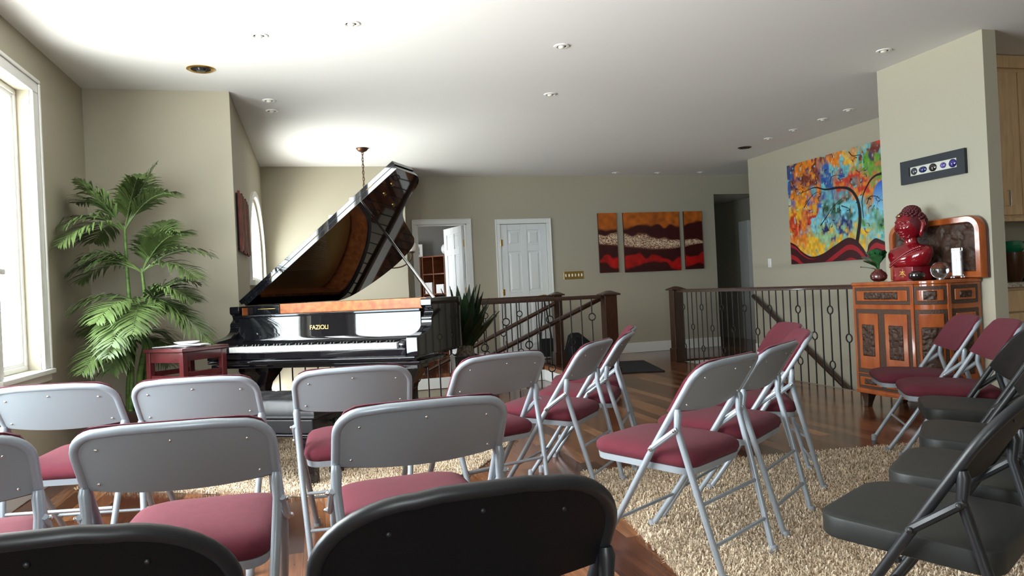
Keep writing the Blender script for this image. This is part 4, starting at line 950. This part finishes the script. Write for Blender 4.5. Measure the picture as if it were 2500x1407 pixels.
def stroke(pts, w0, w1):
    P = [(p[0] * PW, p[1] * PH) for p in smooth_curve([(a, b, 0) for a, b in pts], 8)]; d, t = polydist(X, Y, P); blend((w0 + (w1 - w0) * t - d) / .005, blk)
stroke([(.60, .16), (.63, .34), (.628, .48), (.60, .58), (.55, .645), (.47, .672), (.36, .68), (.27, .72), (.19, .71), (.08, .68)], .030, .004)
stroke([(.66, .36), (.655, .52), (.695, .63), (.75, .70), (.82, .71), (.95, .66)], .008, .018)
for pts in ([(.30, .35), (.36, .43), (.41, .50), (.47, .55), (.51, .57), (.545, .545)], [(.47, .50), (.475, .40)], [(.49, .50), (.55, .46), (.56, .39)], [(.57, .97), (.60, .925), (.66, .915), (.68, .86)], [(.40, .72), (.41, .78), (.46, .79), (.53, .755)], [(.045, .83), (.08, .75), (.13, .735)], [(.69, .48), (.715, .535), (.76, .53), (.80, .49), (.85, .48)], [(.155, .55), (.20, .615), (.27, .67), (.335, .66)]): stroke(pts, .010, .004)
rr = random.Random(5)
for _ in range(75):
    u, v, a, s = rr.random(), rr.uniform(.25, .98), rr.uniform(0, 2 * pi), rr.uniform(.025, .06)
    stroke([(u + s * t * math.cos(a + 1.6 * t * rr.choice((-1, 1)) * 0 + 1.5 * t), v + 1.5 * s * t * math.sin(a + 1.5 * t)) for t in (0, .4, .8, 1.2)], .009, .001)
hx = smooth_curve([(-.02, .24, 0), (.056, .19, 0), (.115, .12, 0), (.2, .065, 0), (.3, .08, 0), (.41, .145, 0), (.52, .205, 0), (.59, .18, 0), (.64, .11, 0), (.67, .06, 0), (.69, .13, 0), (.74, .175, 0), (.79, .15, 0), (.88, .1, 0), (1.02, .2, 0)], 8)
hy = np.interp(X[0] / PW, [p[0] for p in hx], [p[1] for p in hx])[None] * PH
band = np.sin((hy - Y) * 42 + X * 3.0); col = np.where((band > .35)[..., None], L255((165, 28, 38)), L255((62, 14, 24))); col = np.where(((hy - Y) < .03)[..., None], L255((50, 14, 20)), col)
blend((hy - Y) / .006, col)
cv = thing('abstract_painting', 'large colourful abstract painting with swirling black branches and a blue disc', 'painting', (XP - .032, 8.185, 1.195), -pi / 2)
canvas('painted_canvas', img, PW, PH, .03, M_PAINT, cv).location = (0, -.0006, 0)
B((0, PW, 0, .03, 0, PH)).build('stretcher', mat('painting edge', (.05, .03, .03), .7), cv)
# triptych
def red_land(seed, u0, u1, h, n=230):
    rs = np.random.default_rng(9); Wt = 900; Xf, Yf = np.meshgrid(np.linspace(0, 1, Wt), np.linspace(0, 1, n)); nz = vnoise(rs, n, Wt, 8) - .5; nz2 = vnoise(rs, n, Wt, 22) - .5; nz3 = vnoise(rs, n, Wt, 60) - .5
    yy = np.linspace(0, n - 1, n).astype(int); st = vnoise(rs, n * 5, Wt, 16)[yy * 5 % (n * 5)]; st = (st + vnoise(rs, n, Wt, 12)) * .5
    ss = lambda e, w: np.clip(e / w, 0, 1)[..., None]
    mix = lambda m, a, b: a * (1 - m) + b * m
    dark = L255((58, 14, 14)) * (.75 + .6 * st[..., None]); org = L255((184, 96, 28)) * (.45 + 1.05 * st[..., None])
    ridge = .72 - .03 * np.sin(Xf * 9) + .12 * np.clip((Xf - .70) * 3, 0, 1) + nz * .12
    im = mix(ss(Yf - ridge, .05), dark, org)
    cent = .50 + .05 * np.sin(Xf * 5 + 1) + nz * .05; half = (.115 + .05 * nz) * np.clip(1.2 - np.abs(Xf - .36) * 1.5, .28, 1); q = np.abs(Yf - cent) / half
    im = mix(ss(1.1 - q, .35), im, L255((140, 84, 62)) + 0 * im)
    squig = np.sin(Xf * 120 + Yf * 150 + nz * 30 + nz2 * 14) * .8 + np.sin(Xf * 40 - Yf * 190 + nz2 * 22) + nz3 * 2.2
    im = mix(ss(1.0 - q, .3) * ss(squig - .25 + 1.1 * (1 - q), .7), im, L255((224, 202, 172)) * (.8 + .5 * st[..., None]))
    red = np.minimum(.27 + .05 * np.sin(Xf * 7) + nz * .14 - Yf, Yf - (.07 + .06 * np.sin(Xf * 11 + 2) + .6 * np.clip(.10 - Xf, 0, 1) + nz * .1))
    im = mix(ss(red, .035), im, L255((176, 17, 15)) * (.5 + .95 * st[..., None]))
    a, b = int(u0 * Wt), int(u1 * Wt); return im[:, a:b]
for x0, x1, z0, z1, lab in ((4.149, 4.446, 1.232, 2.127, 'narrow orange and red landscape canvas, left of the three on the back wall'), (4.556, 5.484, 1.222, 2.126, 'wide orange and red landscape canvas, middle of the three on the back wall'), (5.567, 5.876, 1.231, 2.127, 'narrow orange and red landscape canvas, right of the three, next to the dark hallway')):
    t = thing('landscape_canvas', lab, 'painting', (x0, YB - .032, z0), 0, 'orange and red landscape canvases')
    canvas('painted_canvas', red_land(0, (x0 - 4.149) / 1.73, (x1 - 4.149) / 1.73, 1), x1 - x0, z1 - z0, .03, M_PAINT, t).location = (0, -.0006, 0)
    B((0, x1 - x0, 0, .03, 0, z1 - z0)).build('stretcher', mat('canvas edge', (.06, .012, .01), .7), t)
sw = thing('slatted_wall_art', 'red and dark slatted wall art on the side wall beside the arched window', 'wall art', (XA + .002, 6.25, 1.46))
B((0, .012, 0, .86, .02, .46)).build('backing', M_DARK, sw)
ms = [mat('red slat paint', (.17, .018, .010), .5, var=.5, vscale=12), mat('rust slat paint', (.20, .05, .015), .5, var=.5, vscale=12), mat('brown slat paint', (.10, .03, .015), .5, var=.5, vscale=12)]
for i in range(15): B((.012, .03 + .006 * (i % 2), .005 + i * .057, .047 + i * .057, .012 * ((i * 7) % 3) - .01, .48 - .012 * ((i * 5) % 3))).build('slat', ms[i % 3], sw, bevel=.003)
# framed stones on the partition
fr = thing('framed_stones', 'long dark frame holding five polished stones on the partition wall above the bust', 'wall art', (XQ - .001, 4.872, 1.722), -pi / 2)
B((0, .60, -.025, 0, 0, .055), (0, .60, -.025, 0, .125, .18), (0, .085, -.025, 0, .055, .125), (.53, .60, -.025, 0, .055, .125)).build('frame', M_NAVY, fr)
B((.08, .535, -.010, -.004, .05, .13)).build('mat_board', M_CREAM, fr)
for i, (x, w, h, c) in enumerate(((.125, .030, .028, (.04, .04, .05)), (.21, .038, .024, (.02, .03, .12)), (.305, .036, .03, (.03, .02, .02)), (.40, .026, .022, (.10, .07, .28)), (.485, .034, .031, (.03, .02, .16)))):
    MB().ball((x, -.012, .09), 1, 20, 12, (w, .014, h)).build('polished_stone', mat(f'stone colour {i}', c, .08, coat=1, var=.6, vscale=60), fr)
# switches
def plate(name, label, loc, rz, w, h, m, tog, mt, tall=.022):
    t = thing(name, label, 'switch', loc, rz); B((-w / 2, w / 2, -.006, 0, -h / 2, h / 2)).build('plate', m, t, bevel=.003)
    for x in tog: MB().loft([rrect(x - .008, x + .008, 0, tall * 2, .002, 0), rrect(x - .006, x + .006, .006, tall * 2 - .006, .002, .012)]).build('toggle', mt, t).matrix_local = Matrix.Translation((0, -.006, -tall)) @ Matrix.Rotation(pi / 2, 4, 'X') @ Matrix.Identity(4)
    return t
plate('brass_switch_plate', 'wide brass switch plate with a row of white toggles on the back wall', (3.735, YB, 1.215), 0, .31, .118, M_GOLD, [-.125, -.075, -.025, .025, .075, .125], M_IVORY)
plate('light_switch', 'small white light switch on the wall left of the big painting', (XP, 8.69, 1.235), -pi / 2, .075, .118, M_WHITE, [0], M_WHITE)
# ================================================================ CHANDELIER
ch = thing('chandelier', 'bronze chandelier with cream glass shades hanging on a chain over the stairwell', 'chandelier', (.585, 8.357, 0))
MB().lathe([(.001, CEIL - .05), (.02, CEIL - .045), (.05, CEIL - .03), (.068, CEIL - .004), (.068, CEIL), (.001, CEIL)], 24).build('canopy', M_BRONZE, ch)
m = MB()
for i in range(14):
    z = CEIL - .055 - i * .036; a = pi / 2 * (i % 2) + .4
    m.tube([(.011 * math.cos(t) * math.cos(a), .011 * math.cos(t) * math.sin(a), z + .024 * math.sin(t)) for t in (2 * pi * k / 12 for k in range(12))], .0035, 6, close=True)
m.tube([(.006 * math.sin(i * .9), .004 * math.cos(i * 1.1), CEIL - .04 - i * .02) for i in range(27)], .0028, 6); m.build('chain', M_BRONZE, ch)
MB().lathe([(.001, 2.18), (.012, 2.175), (.02, 2.12), (.014, 2.0), (.03, 1.85), (.02, 1.7), (.045, 1.5), (.05, 1.42), (.02, 1.34), (.012, 1.28), (.018, 1.265), (.001, 1.25)], 20).build('stem', M_BRONZE, ch)
def arm_(az, r, z0, z1, sag):
    c, s = math.cos(az), math.sin(az); P = smooth_curve([(c * .02, s * .02, z0), (c * r * .35, s * r * .35, z0 - sag * .5), (c * r * .75, s * r * .75, z1 - sag), (c * r * .97, s * r * .97, z1 - sag * .55), (c * r, s * r, z1 - .01)], 5)
    a = MB().tube(P, .0075, 8).lathe([(.001, z1 - .012), (.02, z1 - .012), (.045, z1), (.02, z1 + .004), (.001, z1 + .004)], 16, (c * r, s * r, 0)).build('arm', M_BRONZE, ch)
    MB().lathe([(.020, z1 + .004), (.046, z1 + .014), (.055, z1 + .04), (.056, z1 + .10), (.052, z1 + .10), (.050, z1 + .04), (.018, z1 + .01)], 20, (c * r, s * r, 0)).build('glass_shade', M_SHADE, a)
for k in range(6): arm_(k * pi / 3, .49, 1.44, 1.52, .16)
for k in range(3): arm_(pi + k * 2 * pi / 3, .34, 1.80, 1.85, .1)
for k in range(3): arm_(2.6 + k * 2 * pi / 3, .125, 2.02, 2.05, .03)
# ================================================================ CEILING FITTINGS
def downlight(x, y, label, grp='small round ceiling downlights', r=.055):
    t = thing('downlight', label, 'ceiling light', (x, y, CEIL), 0, grp)
    MB().lathe([(r * .62, -.001), (r * .66, -.008), (r * .95, -.006), (r, 0), (r * .62, 0)], 28).build('trim_ring', M_WHITE, t)
    MB().lathe([(.001, -.001), (r * .6, -.001), (r * .6, 0), (.001, 0)], 20).build('recess', mat_dl, t)
    MB().ball((0, .004, -.004), r * .42, 14, 8, (1, 1, .6)).build('lamp', M_SHADE, t)
mat_dl = mat('grey recess', (.42, .41, .40), .5)
first = None
for x, y, lab in ((-.258, 4.814, 'downlight in the brightest part of the ceiling, left of the other one there'), (.287, 4.54, 'downlight at the top of the photo in the bright part of the ceiling'),
    (1.708, 4.786, 'downlight at the top centre of the ceiling, larger in view than the one below it'), (4.179, 4.602, 'downlight on the ceiling close to the partition wall top'), (2.016, 5.997, 'downlight in mid ceiling, below the larger one at the top centre'),
    (-.286, 6.37, 'downlight beside the alcove corner, nearer of the close pair'), (-.282, 6.712, 'downlight beside the alcove corner, farther of the close pair'),
    (5.288, 7.701, 'downlight over the big painting, farthest of the row of four'), (5.302, 7.238, 'downlight over the big painting, third in the row from the partition'), (5.29, 6.727, 'downlight over the big painting, second in the row from the partition'), (5.281, 6.323, 'downlight over the big painting, next to the partition wall'),
    (5.75, 10.13, 'tiny downlight along the back wall, above the right narrow canvas'), (5.056, 10.16, 'tiny downlight along the back wall, above the wide middle canvas'), (4.36, 10.13, 'tiny downlight along the back wall, above the left narrow canvas')):
    downlight(x, y, lab)
def can(x, y, label, ring, r=.095):
    t = thing('recessed_can_light', label, 'ceiling light', (x, y, CEIL)); MB().lathe([(r * .70, 0), (r * .70, -.004), (r * .85, -.010), (r, -.004), (r, 0)], 32).build('trim_ring', ring, t)
    MB().lathe([(.001, -.0015), (r * .7, -.0015), (r * .7, 0), (.001, 0)], 24).build('dark_opening', M_DARK, t); MB().lathe([(.001, -.02), (r * .3, -.016), (r * .42, -.002), (.001, -.002)], 16).build('bulb', mat('smoky bulb', (.02, .02, .022), .15), t)
can(-.695, 5.55, 'brass-ringed recessed can light with a dark opening, above the palm', M_GOLD); can(5.311, 8.242, 'dark recessed can light near the wall corner left of the painting', M_BRONZE, .085)
# ================================================================ KITCHEN BEYOND THE PARTITION
up = thing('upper_kitchen_cabinet', 'tall maple wall cabinet in the kitchen at the right edge', 'cabinet', (4.70, 4.6, 1.42))
B((0, 1.4, 0, .37, 0, 1.27)).build('body', M_MAPLE, up, bevel=.003); B((-.0, 1.42, -.015, 0, -.03, .0)).build('light_rail', M_MAPLE, up, bevel=.004); B((-.0, 1.42, -.03, .0, 1.17, 1.27)).build('crown_moulding', M_MAPLE, up, bevel=.008)
for x in (.01, .70):
    d = B((x, x + .68, -.022, 0, .02, 1.14)).build('door', M_MAPLE, up, bevel=.003); B((x + .07, x + .61, -.026, -.02, .09, 1.07)).build('raised_field', M_MAPLE, d, bevel=.006)
    MB().tube([(x + .53 if x < .5 else x + .03, -.022, .09), (x + .53 if x < .5 else x + .03, -.05, .09), (x + .53 if x < .5 else x + .03, -.05, .21), (x + .53 if x < .5 else x + .03, -.022, .21)], .006, 8).build('handle', M_CHROME, d)
lw = thing('lower_kitchen_cabinet', 'maple base cabinet with drawers under the granite counter at the right edge', 'cabinet', (4.70, 4.37, 0))
B((0, 1.4, .03, .60, 0, .88)).build('body', M_MAPLE, lw, bevel=.003)
for z0, z1 in ((.70, .86), (.53, .69), (.32, .52), (.08, .31)):
    for x in (.01, .70): B((x, x + .68, 0, .03, z0, z1)).build('drawer', M_MAPLE, lw, bevel=.006)
tag(B((4.68, 6.1, 4.34, 4.98, .882, .92)).build('granite_counter', M_GRAN, bevel=.008), 'speckled granite counter on the maple base cabinet at the right edge', 'counter')
bw = tag(MB().lathe([(.001, 0), (.06, 0), (.10, .05), (.13, .13), (.14, .19), (.13, .19), (.12, .13), (.001, .02)], 28).build('wooden_bowl', mat('dark brown glaze', (.06, .022, .008), .3, coat=.5)), 'dark brown bowl on the granite counter at the right edge', 'bowl'); bw.location = (5.30, 4.60, .921); bw.scale = (.75, .75, 1.2)
gv = tag(MB().lathe([(.001, 0), (.05, 0), (.075, .03), (.08, .06), (.06, .09), (.001, .1)], 24).build('green_glass_lid', mat('green glass', (.01, .16, .07), .08, coat=1)), 'green glass lid lying on the dark brown bowl in the kitchen', 'lid'); gv.location = (5.30, 4.60, 1.145)
kt = thing('kettle', 'round black kettle on the granite counter at the very right edge', 'kettle', (5.56, 4.72, .921)); MB().lathe([(.001, 0), (.10, 0), (.135, .06), (.13, .15), (.08, .21), (.03, .23), (.001, .235)], 24).build('body', M_PIANO, kt)
MB().tube([(-.1, 0, .17), (-.09, 0, .27), (0, 0, .31), (.09, 0, .27), (.1, 0, .17)], .011, 8).build('handle', M_BLK, kt)
# ================================================================ OFFICE BEYOND THE OPEN DOOR
def shelf_unit(label, loc, rz, w, h, d, cols, rows):
    t = thing('bookshelf', label, 'shelf', loc, rz); [B((a_, a_ + .02, 0, d, 0, h)).build('side', M_SHELF, t) for a_ in (0, w - .02)]; B((.02, w - .02, d - .01, d, 0, h)).build('back', M_SHELF, t)
    for z in rows: B((.0, w, -.002, d - .01, z, z + .022)).build('shelf_board', M_SHELF, t)
    for i in range(1, cols): B((w * i / cols - .009, w * i / cols + .009, 0, d - .01, 0, h)).build('divider', M_SHELF, t)
    return t
rows = (.02, .36, .70, 1.02, 1.36, 1.66)
shelf_unit('brown bookshelf against the end wall of the office, left of the cubby shelf', (1.0, 12.70, 0), 0, .78, 1.68, .29, 1, rows)
RA = math.radians(-51)
s2 = shelf_unit('brown cubby bookshelf with dividers seen through the open doorway', (1.80, 12.66, 0), RA, 1.5, 1.68, .29, 6, rows)
R2 = Matrix.Translation((1.80, 12.66, 0)) @ Matrix.Rotation(RA, 4, 'Z')
def at2(x, y, z): return tuple(R2 @ Vector((x, y, z)))
for i, (x, w, h) in enumerate(((.03, .16, .19), (.28, .17, .15), (.53, .15, .20), (.78, .15, .22), (.945, .045, .3), (1.03, .14, .25))):
    o = tag(B((0, w, 0, .2, 0, h)).build('file_box', M_PAPER, bevel=.004), ['white file box in the leftmost cubby of the office bookshelf', 'low white file box in the second office cubby from the left', 'white file box in the third office cubby from the left', 'white file box in the fourth office cubby from the left', 'slim tall white file in the fourth office cubby', 'white file box in the fifth office cubby, next to the door leaf'][i], 'box', 'white file boxes'); o.location = at2(x, .02, 1.043); o.rotation_euler = (0, 0, RA)
for i in range(5):
    o = tag(B((0, .026, 0, .2, 0, .26)).build('ring_binder', mat('grey binder', (.35, .35, .36), .5)), ['first', 'second', 'third', 'fourth', 'last'][i] + ' grey binder from the left on the upper shelf of the end wall bookshelf', 'binder', 'grey binders'); o.location = (1.60 + i * .031, 12.73, 1.383)
o = tag(B((0, .4, 0, .2, 0, .22)).build('storage_box', M_PAPER, bevel=.004), 'large white box on the lower shelf of the end wall office bookshelf', 'box'); o.location = (1.36, 12.73, 1.043)
pf = thing('photo_frame', 'small pale picture frame on top of the end wall bookshelf in the office', 'frame', (1.62, 12.80, 1.683), 0); B((0, .22, 0, .02, 0, .22)).build('frame', M_PAPER, pf); B((.05, .17, -.003, 0, .03, .17)).build('picture', mat('grey print', (.07, .08, .08), .6, c2=(.4, .42, .42), vscale=18), pf)
bg_ = thing('paper_bundle', 'white rolled paper bundle on top of the cubby bookshelf in the office', 'bundle', at2(.55, .15, 1.683), RA); MB().loft([[(x_, .12 * math.cos(t) * k, .10 + .10 * math.sin(t) * k) for t in (2 * pi * i / 16 for i in range(16))] for x_, k in ((-.16, .6), (-.13, .95), (.2, 1), (.5, .96), (.53, .6))]).build('roll', M_PAPER, bg_); B((-.05, .4, -.05, .03, .195, .235)).build('dark_folder', M_DARK, bg_)
# ================================================================ BAGS AT THE BACK WALL, HALL PICTURE
tb = thing('tote_bag', 'black tote bag hanging by long straps from the white door lever', 'bag', (3.22, 10.30, 0))
MB().loft([rrect(-.10, .10, -.045, .045, .03, .05), rrect(-.11, .11, -.055, .055, .035, .16), rrect(-.10, .10, -.03, .03, .02, .31)]).build('body', M_BAG, tb)
for s in (-1, 1):
    for y in (-.02, .02): MB().tube([(s * .085, y, .30), (s * .03, y * .4 + .02, .75), (s * .008, .062, .93)], .009, 6, flat=.4).build('strap', M_BAG, tb)
bp_ = thing('black_backpack', 'black backpack slumped on the floor by the back wall, behind the stair railing', 'bag', (3.66, 10.18, 0))
MB().loft([rrect(-.17, .17, -.11, .11, .06, 0), rrect(-.19, .19, -.13, .13, .07, .10), rrect(-.15, .17, -.11, .11, .06, .24), rrect(-.13, .06, -.08, .08, .05, .34), rrect(-.09, .02, -.04, .04, .03, .375)]).build('body', M_BAG, bp_); MB().tube([(-.05, -.1, .33), (.08, -.15, .28), (.18, -.13, .16), (.19, -.1, .06)], .014, 8, flat=.5).build('strap', M_BAG, bp_)
MB().loft([rrect(-.10, .10, -.02, .02, .02, 0), rrect(-.12, .12, -.03, .03, .03, .10), rrect(-.10, .10, -.01, .02, .01, .16)]).build('front_pocket', M_BAG, bp_).location = (0, -.125, .02)
hp = thing('hall_picture', 'dark red framed picture on the end wall of the dim hallway', 'picture', (6.75, 13.6, 1.38)); B((0, .5, -.03, 0, 0, .55)).build('frame', M_DARK, hp); B((.03, .47, -.034, -.028, .03, .52)).build('print', mat('dark red print', (.04, .004, .004), .6, c2=(.25, .01, .01), vscale=5), hp)
